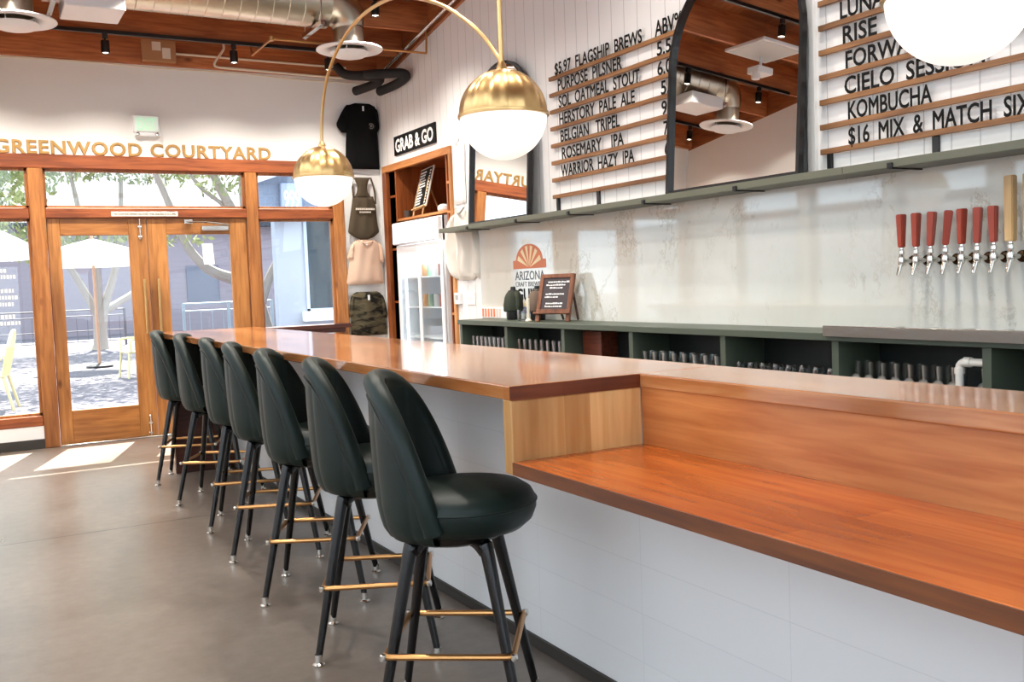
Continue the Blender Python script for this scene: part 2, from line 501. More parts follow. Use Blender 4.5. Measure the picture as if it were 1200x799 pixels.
w.box(-0.33, 0.57, YF, YF + 0.14, 0.0, 0.2)
w.box(2.62, 3.52, YF, YF + 0.14, 0.0, 0.2)
struct(w.build('wall_far', M_wall))
# left wall with a run of windows over a low sill and a transom band
w = MB()
LW = [(5.62 + 1.16 * k - 0.02, 5.62 + 1.16 * k + 1.0) for k in range(-7, 3)]
yz(w, [(YB, 0), (YF, 0), (YF, 0.3), (YB, 0.3)], XL - 0.14, XL)
yz(w, [(YB, 2.30), (YF, 2.30), (YF, 2.52), (YB, 2.52)], XL - 0.14, XL)
yz(w, [(6.6, 2.52), (YF, 2.52), (YF, roof(YF)), (6.6, roof(6.6))], XL - 0.14, XL)
yz(w, [(YB, 3.62), (6.6, 3.62), (6.6, roof(6.6)), (YB, roof(YB))], XL - 0.14, XL)
CW_ADDED = [(-3.0 + 1.92 * k, -3.0 + 1.92 * k + 1.80) for k in range(5)]  # unseen high windows, added to bring more daylight onto door wall and ceiling
for a, b in zip([YB] + [p[1] for p in CW_ADDED], [p[0] for p in CW_ADDED] + [6.6]): w.box(XL - 0.14, XL, a, b, 2.52, 3.62)
edges = [YB] + [e for p in LW for e in p] + [YF]
for a, b in zip(edges[0::2], edges[1::2]): w.box(XL - 0.14, XL, a, b, 0.3, 2.30)
struct(w.build('wall_left', M_wall))
for k, (a, b) in enumerate(LW):
    f = MB()
    for y0, y1, z0, z1 in ((a, a + 0.05, 0.3, 2.30), (b - 0.05, b, 0.3, 2.30), (a, b, 0.3, 0.36), (a, b, 2.25, 2.30), (a, b, 1.96, 2.05)):
        f.box(XL - 0.10, XL - 0.02, y0, y1, z0, z1)
    o = f.build('window_%d' % (k + 4), M_frz); struct(o)
    MB().box(XL - 0.066, XL - 0.06, a + 0.04, b - 0.04, 0.34, 2.27).build('window_pane', M_glass, o)
for k, (a, b) in enumerate(CW_ADDED):
    f = MB()
    for y0, y1, z0, z1 in ((a, a + 0.05, 2.52, 3.62), (b - 0.05, b, 2.52, 3.62), (a, b, 2.52, 2.57), (a, b, 3.57, 3.62)): f.box(XL - 0.10, XL - 0.02, y0, y1, z0, z1)
    o = struct(f.build('window_%d' % (k + 30), M_frz))
    MB().box(XL - 0.066, XL - 0.06, a + 0.04, b - 0.04, 2.56, 3.58).build('window_pane', M_glass, o)
w = MB(); w.box(XL - 0.14, XR + 0.12, YB - 0.14, YB, 5.15, roof(YB) + 0.3).box(XL - 0.14, XR + 0.12, YB - 0.14, YB, 0, 0.3)
for a, b in ((XL - 0.14, -0.1), (1.1, 1.25), (2.45, 2.6), (3.8, XR + 0.12)): w.box(a, b, YB - 0.14, YB, 0.3, 5.15)
struct(w.build('wall_rear', M_wall))
for k, (a, b) in enumerate(((-0.1, 1.1), (1.25, 2.45), (2.6, 3.8))):  # tall glazing added behind the camera to let fill daylight in
    f = MB()
    for x0, x1, z0, z1 in ((a, a + 0.06, 0.3, 5.15), (b - 0.06, b, 0.3, 5.15), (a, b, 0.3, 0.37), (a, b, 5.08, 5.15), (a, b, 2.05, 2.17), (a, b, 3.5, 3.6)): f.box(x0, x1, YB - 0.11, YB - 0.03, z0, z1)
    o = struct(f.build('window_%d' % (k + 20), M_frz))
    MB().box(a + 0.05, b - 0.05, YB - 0.073, YB - 0.067, 0.36, 5.1).build('window_pane', M_glass, o)
# roof deck and joists
w = MB()
yz(w, [(YB - 0.2, roof(YB - 0.2) + JD), (YF + 0.9, roof(YF + 0.9) + JD), (YF + 0.9, roof(YF + 0.9) + JD + 0.06), (YB - 0.2, roof(YB - 0.2) + JD + 0.06)], XL - 0.14, XR + 0.12)
struct(w.build('ceiling', M_deck))
JY = [9.03 - 0.615 * k for k in range(0, 20)]
for y in JY:
    o = MB().box(XL, XR, y - 0.022, y + 0.022, roof(y), roof(y) + JD + 0.01).build('ceiling_beam', M_joist); struct(o)
o = MB().box(XL, XR, 9.69, 9.75, 3.515, 3.80).build('ceiling_beam', M_joist); struct(o)
for s, x0, x1 in ((0, XR, XR + 0.05), (1, XL - 0.05, XL)):
    w = MB(); yz(w, [(YB, roof(YB)), (YF, roof(YF)), (YF, roof(YF) + JD), (YB, roof(YB) + JD)], x0, x1)
    struct(w.build('trim_%d' % (s + 1), M_joisty))
w = MB(); yz(w, [(YB, roof(YB) - 0.045), (9.69, roof(9.69) - 0.045), (9.69, roof(9.69)), (YB, roof(YB))], XR - 0.03, XR)
struct(w.build('trim_3', M_joisty))

# storefront frame on the far wall: posts, header, rails
def frame_piece(name, x0, x1, z0, z1, m, y0=9.705, y1=9.87): struct(MB().box(x0, x1, y0, y1, z0, z1, 0.006, 1).build(name, m))
frame_piece('trim_4', -0.34, 3.52, 2.527, 2.651, M_frx)
frame_piece('trim_5', 0.57, 0.697, 0.0, 2.527, M_frz)
frame_piece('trim_6', 2.505, 2.622, 0.0, 2.527, M_frz)
frame_piece('trim_7', 3.40, 3.52, 0.0, 2.527, M_frz)
frame_piece('trim_8', -0.34, -0.22, 0.0, 2.527, M_frz)
frame_piece('trim_9', 0.697, 2.505, 2.080, 2.172, M_frx)
frame_piece('trim_10', -0.22, 0.57, 2.075, 2.172, M_frx, 9.715)
frame_piece('trim_11', 2.622, 3.40, 2.066, 2.172, M_frx, 9.715)
frame_piece('trim_12', -0.22, 0.57, 0.205, 0.300, M_frx, 9.715)
frame_piece('trim_13', 2.622, 3.40, 0.205, 0.300, M_frx, 9.715)
def window(n, x0, x1, z0, z1):
    f = MB(); t = 0.022
    for a, b, c, d in ((x0, x0 + t, z0, z1), (x1 - t, x1, z0, z1), (x0, x1, z0, z0 + t), (x0, x1, z1 - t, z1)): f.box(a, b, 9.75, 9.80, c, d)
    o = struct(f.build('window_%d' % n, M_frz))
    MB().box(x0 + 0.01, x1 - 0.01, 9.776, 9.782, z0 + 0.01, z1 - 0.01).build('window_pane', M_glass, o)
    return o
window(1, 0.697, 2.505, 2.172, 2.527)
W_left = window(2, -0.22, 0.57, 0.300, 2.075)
W_right = window(3, 2.622, 3.40, 0.300, 2.066)
window(14, -0.22, 0.57, 2.172, 2.527)
window(15, 2.622, 3.40, 2.172, 2.527)
# white kick panel and dark base under the left window
struct(MB().box(-0.34, 0.57, 9.72, 9.76, 0.088, 0.205).build('trim_14', M_white))
struct(MB().box(-0.34, 0.57, 9.715, 9.76, 0.0, 0.088).build('baseboard_far', M_rubber))
# double doors
def door(n, x0, x1, g0, g1, pull_x, z0=0.012, z1=2.078):
    e = bpy.data.objects.new('door_%d' % n, None); C.objects.link(e); e.location = (x0, 9.76, 0); struct(e)
    a, b = 9.735, 9.782
    MB().box(x0, g0, a, b, z0, z1, 0.004, 1).build('stile', M_doorz, e)
    MB().box(g1, x1, a, b, z0, z1, 0.004, 1).build('stile', M_doorz, e)
    MB().box(g0, g1, a, b, z0, 0.318, 0.003, 1).build('rail', M_doorx, e)
    MB().box(g0, g1, a, b, 1.922, z1, 0.003, 1).build('rail', M_doorx, e)
    MB().box(g0 - 0.005, g1 + 0.005, 9.757, 9.763, 0.312, 1.928).build('glass_pane', M_glass, e)
    h = MB().tube([(pull_x, a - 0.045, 0.99), (pull_x, a - 0.045, 1.505)], 0.0125, 14)
    for z in (1.04, 1.455): h.tube([(pull_x, a - 0.045, z), (pull_x, a + 0.005, z)], 0.008, 10)
    o = h.build('pull_handle', M_brass, e, True)
    o['label'] = 'slim brass pull bar'
    return e
D1 = door(1, 0.703, 1.556, 0.812, 1.395, 1.505)
D2 = door(2, 1.562, 2.499, 1.738, 2.335, 1.63)
def bolt(x, z0, z1, parent):
    b = MB().tube([(x, 9.722, z0), (x, 9.722, z1)], 0.006, 10)
    for z in (z0 + (z1 - z0) * 0.12, z0 + (z1 - z0) * 0.62): b.box(x - 0.018, x + 0.018, 9.722, 9.737, z - 0.01, z + 0.01, 0.003, 1)
    b.lathe([(0, -0.012), (0.010, -0.006), (0.012, 0.004), (0.006, 0.012)], (x, 9.722, z0 if z0 > 1 else z1), 14)
    b.build('surface_bolt', M_chrome, parent, True)
bolt(1.497, 1.885, 2.07, D1)
bolt(1.49, 0.02, 0.205, D1)
cl = MB().box(2.06, 2.32, 9.69, 9.735, 1.958, 2.005, 0.008)
cl.build('door_closer_body', M_chrome, D2)
MB().tube([(1.91, 9.70, 2.04), (2.10, 9.66, 2.035), (2.33, 9.70, 2.012)], 0.009, 8).box(1.90, 1.98, 9.69, 9.715, 2.022, 2.062, 0.004).build('door_closer_arm', M_chrome, D2)
struct(MB().box(0.70, 2.50, 9.70, 9.80, 0.0, 0.012, 0.004, 1).build('trim_15', M_chrome))
t = thing('door_notice', 'narrow white notice strip with black lettering above the double doors', 'sign', (1.55, 9.70, 2.10))
MB().box(1.25, 1.845, 9.697, 9.704, 2.093, 2.138, 0.002, 1).build('plate', M_label, t)
text_mb('THIS DOOR MUST REMAIN UNLOCKED WHILE BUILDING IS OCCUPIED', ((1.265, 9.697, 2.1045), (1, 0, 0), (0, 0, 1), (0, -1, 0)), 0.022, 0.565, 0.001, 0.012).build('lettering', M_ink, t)
t = thing('paper_notice', 'blank white sheet of paper taped to the right door glass', 'notice', (2.1, 9.75, 1.63))
def sheet(u, v):
    x = 2.065 + 0.10 * u + 0.01 * (1 - v); z = 1.632 + 0.20 * v
    return Vector((x, 9.7545 - 0.004 * math.sin(PI * u) - 0.0025, z))
k = MB().grid(sheet, 6, 8); r = bmesh.ops.solidify(k.bm, geom=k.bm.faces[:], thickness=0.0012)
k.build('sheet', M_paper, t, True)

# wall lettering and exit sign
t = thing('wall_sign', 'gold raised capitals spelling a courtyard name above the doors', 'sign', (1.55, 9.75, 2.67))
text_mb('GREENWOOD COURTYARD', ((0.322, 9.75, 2.662), (1, 0, 0), (0, 0, 1), (0, -1, 0)), 0.121, 2.468, 0.010, 0.03, spacing=1.1).build('lettering', M_gold, t)
t = thing('exit_sign', 'small white exit sign with glowing green letters above the doors', 'exit sign', (1.61, 9.75, 2.84))
MB().box(1.492, 1.728, 9.705, 9.75, 2.885, 3.038, 0.006).build('housing', M_white, t)
MB().box(1.50, 1.735, 9.70, 9.75, 2.842, 2.884, 0.012).build('battery_bar', M_white, t)
for x in (1.525, 1.70): MB().lathe([(0, -0.02), (0.016, -0.016), (0.018, 0), (0, 0.004)], (x, 9.699, 2.862), 16, 'y').build('emergency_lamp', M_chrome, t, True)
MB().box(1.508, 1.712, 9.702, 9.7055, 2.892, 3.03).build('face', mat('exit_face', (214, 226, 214), 0.4, emit=(200, 224, 204), estr=0.25), t)
text_mb('EXIT', ((1.61, 9.702, 2.903), (1, 0, 0), (0, 0, 1), (0, -1, 0)), 0.112, 0.165, 0.002, 0.02, 'C').build('lettering', M_exit, t)

# dark shelf along the right window
struct_ledge = MB().box(2.62, 3.46, 9.47, 9.70, 0.945, 0.985, 0.003, 1).box(2.66, 3.40, 9.50, 9.69, 0.90, 0.945)
tag(struct_ledge.build('window_shelf', M_dark_wood), 'dark stained narrow shelf along the right-hand window', 'shelf')
# stone splashback above the back counter
struct(MB().box(3.92, 3.951, YB + 0.02, 7.47, 1.0, 1.80).build('trim_16', M_marble))
struct(MB().box(3.925, 3.952, 3.665, 3.715, 1.84, roof(3.7)).build('trim_17', mat('white_trim_paint', (240, 239, 236), 0.5)))

# ------------------------------------------------------------------ the bar
bar = thing('bar_counter', 'long timber-topped bar with white panelled front and a lower ledge nearest the camera', 'bar counter', (1.6, 3, 0))
BN = -2.4
k = MB().box(1.26, 1.99, 2.255, 7.65, 1.03, 1.07, 0.004, 2)
k.build('high_top', M_top, bar)
MB().box(1.256, 1.70, 2.2535, 2.2555, 1.031, 1.069).build('top_end_edge', M_topx, bar)['label'] = 'dark reddish end grain edge'
MB().box(1.688, 1.99, BN, 2.256, 1.03, 1.07, 0.004, 2).build('back_strip_top', M_top, bar)
MB().box(1.26, 1.695, 2.258, 2.303, 0.8275, 1.0305, 0.003, 1).build('step_end_panel', M_endp, bar)['label'] = 'pale knotty upright panel'
MB().box(1.262, 1.70, BN, 2.2585, 0.8275, 0.865, 0.003, 1).build('low_top', M_low, bar)['label'] = 'lower counter tinted orange for the light on it'
MB().box(1.2585, 1.2625, BN, 2.2585, 0.829, 0.8635).build('low_top_edge', M_lowedge, bar)['label'] = 'darker front edge'
MB().box(1.696, 1.73, BN, 2.258, 0.862, 1.031).build('riser', M_riser, bar)
MB().box(1.765, 1.90, BN, 7.60, 0.0, 1.031).build('knee_wall', M_tile, bar)['label'] = 'white panelled knee wall'
MB().box(1.751, 1.766, BN, 7.56, 0.0, 0.045, 0.002, 1).build('toe_kick', M_rubber, bar)
MB().box(1.32, 1.90, 7.56, 7.605, 0.0, 1.031, 0.003, 1).build('far_end_panel', M_dark_wood, bar)

# ------------------------------------------------------------------ bar stools
def make_stool():
    t = thing('bar_stool', 'x', 'bar stool', (0, 0, 0), 'bar stools along the counter', local=True)
    # bucket back: phi from the rear (-x); closed shell with a rolled rim
    PM = math.radians(83)
    prof = [(0.583, 0.120), (0.588, 0.168), (0.602, 0.200), (0.636, 0.222), (0.70, 0.233), (0.80, 0.237), (0.92, 0.238), (1.075, 0.235)]
    def ro(z):
        for (z0, r0), (z1, r1) in zip(prof, prof[1:]):
            if z <= z1: return r0 + (r1 - r0) * max(0, (z - z0) / (z1 - z0))
        return prof[-1][1]
    def zt(ph):
        a = min(1.0, abs(ph) / PM)
        return 0.640 + 0.430 * max(0.0, 1 - a ** 3.0) ** 0.95
    def pt(ph, z, r):
        lean = -0.030 * max(0, z - 0.66)
        sq = 1.0 - 0.10 * abs(math.sin(2 * ph)) * 0.0
        return Vector((-r * math.cos(ph) * 0.98 + lean - 0.0, r * math.sin(ph) * sq, z))
    NP, NT = 110, 16
    TH = 0.05
    b = MB()
    def outer(u, v):
        ph = -PM + 2 * PM * u
        z = 0.585 + (zt(ph) - 0.585) * v ** 1.15
        flute = 0.0045 * (1 - abs(math.sin(ph * 5.5))) ** 3
        return pt(ph, z, ro(z) - flute)
    def inner(u, v):
        ph = -PM + 2 * PM * u
        z = 0.66 + (zt(ph) - 0.66) * v if zt(ph) > 0.66 else 0.60 + (zt(ph) - 0.60) * v
        flute = 0.007 * (1 - abs(math.sin(ph * 4.5))) ** 3 * -1
        return pt(ph, z, max(0.1, ro(z) - TH + flute * min(1, 3 * v)))
    def rim(u, v):
        ph = -PM + 2 * PM * u
        a = PI * v
        z = zt(ph)
        return pt(ph, z + 0.020 * math.sin(a), ro(z) - TH / 2 + TH / 2 * math.cos(a))
    b.grid(outer, NP, NT); b.grid(rim, NP, 6)
    b.grid(lambda u, v: inner(1 - u, v), NP, 10)
    bmesh.ops.remove_doubles(b.bm, verts=b.bm.verts, dist=2e-4)
    bmesh.ops.recalc_face_normals(b.bm, faces=b.bm.faces)
    o = b.build('backrest', M_leather, t, True, 70)
    r = MB()
    path = [pt(-PM + 2 * PM * i / 60, zt(-PM + 2 * PM * i / 60) - 0.004, ro(zt(-PM + 2 * PM * i / 60)) - 0.021) for i in range(61)]
    r.tube(path, 0.031, 14)
    rp = r.build('rim_roll', M_leather, None, True, 80); rp.parent = o
    sm = MB().tube([pt(-PM * 0.97 + 1.94 * PM * i / 60, zt(-PM * 0.97 + 1.94 * PM * i / 60) - 0.042, ro(zt(-PM * 0.97 + 1.94 * PM * i / 60) - 0.042) + 0.001) for i in range(61)], 0.0035, 8)
    sp = sm.build('seam_piping', M_leather, None, True, 80); sp.parent = o
    s = MB().lathe([(0, 0.598), (0.13, 0.600), (0.18, 0.612), (0.208, 0.636), (0.221, 0.668), (0.221, 0.696), (0.208, 0.720), (0.18, 0.738), (0.12, 0.749), (0.0, 0.753)], (0.035, 0, 0), 48)
    so = s.build('seat', M_leather, t, True, 80)
    p2 = MB().tube([(0.035 + 0.2215 * math.cos(2 * PI * i / 48), 0.2215 * math.sin(2 * PI * i / 48), 0.690) for i in range(48)], 0.004, 8, closed=True).build('welt', M_leather, None, True); p2.parent = so
    MB().lathe([(0, 0.575), (0.12, 0.575), (0.15, 0.588), (0.17, 0.622), (0, 0.63)], (0.0, 0, 0), 32).build('swivel_plate', M_blackleg, t, True)
    for q in range(4):
        a = PI / 4 + q * PI / 2
        d = Vector((math.cos(a), math.sin(a), 0))
        pts = [d * 0.05 + Vector((0, 0, 0.588)), d * 0.12 + Vector((0, 0, 0.583)), d * 0.152 + Vector((0, 0, 0.566)), d * 0.172 + Vector((0, 0, 0.53)), d * 0.30 + Vector((0, 0, 0.032))]
        lp = smooth_path(pts, 6)
        n = len(lp)
        rr = [0.019 + 0.006 * min(1, i / 8) if i < 14 else 0.026 - 0.0135 * (i - 14) / (n - 15) for i in range(n)]
        lg = MB().tube(lp, rr, 14).build('leg', M_blackleg, t, True)
        f = MB().lathe([(0, 0.0), (0.021, 0.0), (0.022, 0.007), (0.014, 0.013), (0.0135, 0.042), (0, 0.042)], tuple(d * 0.302), 18).build('glide', M_chrome, None, True); f.parent = lg
        bo = MB().lathe([(0, -0.012), (0.009, -0.009), (0.011, 0.0), (0.009, 0.009), (0, 0.012)], tuple(d * 0.272 + Vector((0, 0, 0.272))), 14).build('bolt', M_chrome, None, True); bo.parent = lg
    H = 0.188
    ring = []
    for q in range(4):
        a0 = q * PI / 2
        c = Vector((math.cos(a0 + PI / 4), math.sin(a0 + PI / 4), 0)) * (H - 0.018) * math.sqrt(2)
        ring += [c + Vector((0.018 * math.cos(a0 + PI / 2 * i / 4), 0.018 * math.sin(a0 + PI / 2 * i / 4), 0.272)) for i in range(5)]
    MB().tube(ring, 0.0095, 10, closed=True).build('footrest_ring', M_brass2, t, True)
    return t
stool = make_stool()
STOOLS = [((1.265, 2.655), -35, 'nearest green leather bucket bar stool with black legs, beside the counter step'),
          ((1.315, 3.43), -26, 'second nearest green leather bucket bar stool, its seat tucked under the bar edge'),
          ((1.335, 4.19), -28, 'third nearest green leather bucket bar stool at the long bar'),
          ((1.375, 4.97), -24, 'green leather bucket stool in the middle of the row of seven'),
          ((1.405, 5.67), -20, 'third green leather bucket stool from the door end of the bar'),
          ((1.41, 6.47), -30, 'second green leather bucket stool from the door end of the bar'),
          ((1.40, 7.30), -22, 'farthest green leather bucket stool, at the door end of the bar')]
for i, ((x, y), a, lab) in enumerate(STOOLS):
    if i == 0:
        stool.location = (x, y, 0); stool.rotation_euler.z = math.radians(a); stool['label'] = lab
    else: copy_thing(stool, (x, y, 0), math.radians(a), lab)

# ------------------------------------------------------------------ green back bar with open bays
cab = thing('back_bar_cabinet', 'long dark green open-bay cabinet under the stone splashback', 'cabinet', (3.77, 4, 0))
CX0, CX1, CY0, CY1 = 3.60, 3.92, BN, 7.275
MB().box(3.585, CX1, CY0, CY1 + 0.01, 1.008, 1.046, 0.003, 1).build('countertop', M_green, cab)
MB().box(3.885, 3.918, CY0, CY1, 0.1, 1.008).build('back_panel', M_green_shade, cab)
MB().box(CX0, 3.885, CY0, CY1, 0.735, 0.762).build('shelf', M_green_shade, cab)
MB().box(CX0 + 0.02, 3.885, CY0, CY1, 0.10, 0.13).build('bottom_shelf', M_green_shade, cab)
MB().box(CX0 + 0.06, 3.9, CY0, CY1, 0.0, 0.10).build('plinth', M_black, cab)
DIV = [7.252, 6.485, 5.675, 4.887, 4.047, 3.261, 2.474, 1.68, 0.88, 0.08, -0.72, -1.52]
for y in DIV: MB().box(CX0, 3.885, y - 0.02, y + 0.02, 0.13, 1.008).build('divider', M_green, cab)
tag(MB().box(3.745, 3.885, 5.42, 5.645, 0.763, 0.985, 0.003, 1).build('wooden_box', M_crate), 'plain reddish wooden box standing in the third bay of the green cabinet', 'box')
# stainless drip tray
dt = thing('drip_tray', 'long stainless drip tray on the counter below the taps', 'drip tray', (3.74, 1.9, 1.046))
MB().box(3.57, 3.915, 0.6, 3.305, 1.0465, 1.058, 0.002, 1).build('tray', M_steel, dt)
MB().box(3.565, 3.575, 0.6, 3.305, 1.030, 1.082, 0.002, 1).build('front_lip', M_steel, dt)
for i in range(14): MB().box(3.60, 3.90, 0.7 + 0.185 * i, 0.72 + 0.185 * i, 1.058, 1.064).build('drain_bar', M_steel, dt)
# PVC elbow pipe in the sixth bay
pp = MB().tube(smooth_path([(3.63, 2.62, 0.764), (3.63, 2.62, 0.90), (3.63, 2.615, 0.928), (3.63, 2.59, 0.94), (3.63, 2.496, 0.941)], 5), 0.0165, 14)
pp.tube([(3.63, 2.62, 0.89), (3.63, 2.62, 0.915)], 0.021, 14).tube([(3.63, 2.595, 0.941), (3.63, 2.565, 0.941)], 0.021, 14)
tag(pp.build('drain_pipe', M_pvc, None, True), 'white plastic elbow pipe at the right end of the sixth bay', 'pipe')
tag(MB().lathe([(0, 0), (0.018, 0.004), (0.030, 0.02), (0.034, 0.04), (0, 0.042)], (3.80, 2.30, 0.90), 20, 'y').build('pipe_cap', M_cream, None, True), 'cream plastic cap stuck inside the bay at the right edge', 'cap')

# glasses
def glass_proto(name, prof, label):
    g = MB().lathe(prof, (0, 0, 0), 24)
    return tag(g.build(name, M_ware, None, True, 50), label, 'glass')
STRAIGHT = [(0.0, 0.004), (0.024, 0.004), (0.028, 0.0), (0.029, 0.012), (0.035, 0.148), (0.033, 0.148), (0.027, 0.014), (0.0, 0.012)]
FLARE = [(0.0, 0.004), (0.026, 0.0), (0.028, 0.010), (0.030, 0.03), (0.041, 0.128), (0.038, 0.128), (0.027, 0.03), (0.0, 0.014)]
UPSIDE = [(0.0, 0.108), (0.024, 0.110), (0.028, 0.104), (0.030, 0.09), (0.040, 0.0), (0.037, 0.0), (0.027, 0.088), (0.0, 0.100)]
sets = [(STRAIGHT, 'pint_glass', 'clear pint glass', 'first bay of the green cabinet', [(3.69, 7.16 - 0.072 * i) for i in range(8)], 'pint glasses in the first bay'),
        (STRAIGHT, 'pint_glass', 'clear pint glass', 'second bay of the green cabinet', [(3.69, 6.40 - 0.083 * i) for i in range(8)], 'pint glasses in the second bay'),
        (FLARE, 'tumbler_glass', 'clear flared glass', 'fourth bay of the green cabinet', [(3.67, 4.80 - 0.094 * i) for i in range(8)], 'flared glasses in the fourth bay'),
        (UPSIDE, 'upturned_glass', 'upturned clear glass', 'fifth bay of the green cabinet', [(3.67, 3.98 - 0.092 * i) for i in range(8)], 'upturned glasses in the fifth bay'),
        (STRAIGHT, 'printed_glass', 'printed straight glass', 'sixth green cabinet bay', [(3.70, 3.19 - 0.074 * i) for i in range(8)] + [(3.72, 2.545)], 'printed glasses in the sixth bay')]
protos = {}
for prof, nm, look, bay, spots, grp in sets:
    for i, (x, y) in enumerate(spots):
        lab = '%s, %s from the left in the %s' % (look, ORD[i], bay)
        key = nm
        if key not in protos:
            protos[key] = glass_proto(nm, prof, lab); o = protos[key]
            if nm == 'printed_glass':
                d = MB().lathe([(0.0, 0), (0.021, 0), (0.021, 0.0015), (0.0, 0.0015)], (0, 0, 0), 20, 'x', Matrix.Translation((-0.043, 0, 0.062)) @ Matrix.Rotation(0.06, 4, 'Y'))
                d.lathe([(0.024, 0), (0.027, 0), (0.027, 0.0015), (0.024, 0.0015), (0.024, 0)], (0, 0, 0), 20, 'x', Matrix.Translation((-0.043, 0, 0.062)) @ Matrix.Rotation(0.06, 4, 'Y'))
                dd = d.build('round_print', mat('worn_print', (150, 146, 138), 0.6)); dd.parent = o
        else: o = copy_thing(protos[key], label=lab)
        o.location = (x, y, 0.762); o['label'] = lab; o['group'] = grp

# ------------------------------------------------------------------ sage shelf, mirrors, menu boards
sh = thing('wall_shelf', 'long sage green shelf above the stone splashback', 'shelf', (3.83, 4, 1.80))
MB().box(3.712, 3.945, 3.30, 7.84, 1.80, 1.8375, 0.002, 1).build('board', M_shelfp, sh)
MB().box(3.712, 3.945, BN, 3.298, 1.80, 1.8375, 0.002, 1).build('board', M_shelfp, sh)
for y in (7.28, 6.46, 5.72, 4.86, 4.04, 3.02, 2.2, 1.4):
    b = MB().box(3.712, 3.944, y - 0.010, y + 0.010, 1.793, 1.7995).box(3.700, 3.712, y - 0.014, y + 0.014, 1.796, 1.822, 0.002, 1)
    b.build('bracket', M_black, sh)
def arched(y0, y1, z0, zs, n=24):
    c = (y0 + y1) / 2; R = (y1 - y0) / 2
    return [(y0, z0), (y1, z0), (y1, zs)] + [(c + R * math.cos(PI * i / n), zs + R * math.sin(PI * i / n)) for i in range(1, n)] + [(y0, zs)]
def mirror(name, label, y0, y1, z0, zs, lean, x_foot):
    t = thing(name, label, 'mirror', (x_foot, (y0 + y1) / 2, z0))
    t.rotation_euler.y = math.radians(lean)
    L = [(y - t.location.y, z - z0) for y, z in arched(y0, y1, z0, zs)]
    c = 0; R = (y1 - y0) / 2
    f = 0.022
    Li = [(y * (R - f) / R, f + (z if z <= zs - z0 + 1e-6 else z) * 1.0 - (0 if z > 1e-6 else 0)) for y, z in L]
    Li = [(y, (f if z0_ <= 1e-6 else (zs - z0 + (z0_ - (zs - z0)) * (R - f) / R if z0_ > zs - z0 else z0_))) for (y, _), (_, z0_) in zip(Li, L)]
    fr = MB(); b = bmesh.new()
    def ringv(P, x): return [b.verts.new((x, y, z)) for y, z in P]
    A, B_, C_, D_ = ringv(L, 0.0), ringv(L, -0.036), ringv(Li, -0.036), ringv(Li, -0.010)
    n = len(L)
    for P, Q in ((A, B_), (B_, C_), (C_, D_)):
        for i in range(n): b.faces.new((P[i], P[(i + 1) % n], Q[(i + 1) % n], Q[i]))
    b.faces.new(A)
    bmesh.ops.recalc_face_normals(b, faces=b.faces)
    fr.add(b)
    o = fr.build('frame', M_black, None); o.parent = t
    g = MB().prism(Li, ((0, 0, 0), (0, 1, 0), (0, 0, 1), (-1, 0, 0)), 0.008, 0.012)
    o = g.build('mirror_pane', M_mirror, None); o.parent = t
    return t
mirror('arched_mirror', 'tall arched black-framed mirror, left one, showing wall lettering reversed', 6.43, 7.43, 1.8378, 2.62, 3.5, 3.835)
mirror('arched_mirror', 'tall arched black-framed mirror, right one, reflecting the beamed ceiling', 3.655, 4.745, 1.8378, 2.60, 3.85, 3.825)

def board(name, label, ytop, y_end, zs, lines, posts, group):
    t = thing(name, label, 'menu board', (3.94, (ytop + y_end) / 2, zs[-1]))
    for z in zs: MB().box(3.918, 3.936, y_end, ytop, z - 0.014, z + 0.014, 0.0015, 1).build('slat', M_slat, t)
    for (txt, zi, ya, yb, hh) in lines:
        o = text_mb(txt, ((3.921, ya, zs[zi] + 0.0145), (0, -1, 0), (0, 0, 1), (-1, 0, 0)), hh, ya - yb, 0.004, 0.018)
        o.build('lettering', M_ink, t)
    for y in posts: MB().box(3.937, 3.948, y - 0.018, y + 0.018, 1.838, zs[-1] + 0.01, 0.001, 1).build('strap', M_black, t)
    MB().box(3.928, 3.948, ytop - 0.06, ytop - 0.035, 1.838, zs[-1]).build('end_post', M_black, t)
    return t
LZ = [2.844, 2.722, 2.599, 2.474, 2.348, 2.221, 2.094, 1.971]
H = 0.088
board('menu_board', 'left wall menu on timber slats headed by a flagship price', 6.25, 4.70, LZ, [
    ('$5.97  FLAGSHIP  BREWS', 0, 6.16, 5.10, H), ('ABV%', 0, 4.965, 4.70, 0.10),
    ('PURPOSE  PILSNER', 1, 6.125, 5.325, H), ('5.5', 1, 4.95, 4.81, H),
    ('SOL  OATMEAL  STOUT', 2, 6.12, 5.135, H), ('6.0', 2, 4.95, 4.81, H),
    ('HERSTORY  PALE  ALE', 3, 6.12, 5.195, H), ('5.', 3, 4.92, 4.84, H),
    ('BELGIAN   TRIPEL', 4, 6.11, 5.37, H), ('9.', 4, 4.92, 4.84, H),
    ('ROSEMARY    IPA', 5, 6.10, 5.33, H), ('7.', 5, 4.905, 4.84, H),
    ('WARRIOR  HAZY  IPA', 6, 6.12, 5.22, H), ('6.', 6, 4.90, 4.83, H)], [5.68], None)
RZ = [2.832, 2.707, 2.584, 2.459, 2.333, 2.207, 2.081, 1.955]
board('menu_board', 'right wall menu on timber slats ending with kombucha and a six pack', 3.625, 1.50, RZ, [
    ('LUNA', 2, 3.48, 3.21, H), ('RISE  W', 3, 3.465, 3.06, H), ('FORWARD', 4, 3.45, 2.93, H), ('CIELO  SESSION', 5, 3.46, 2.69, H),
    ('KOMBUCHA', 6, 3.44, 2.955, H), ('$16  MIX  &  MATCH  SIX', 7, 3.44, 2.48, H)], [2.955, 1.9], None)

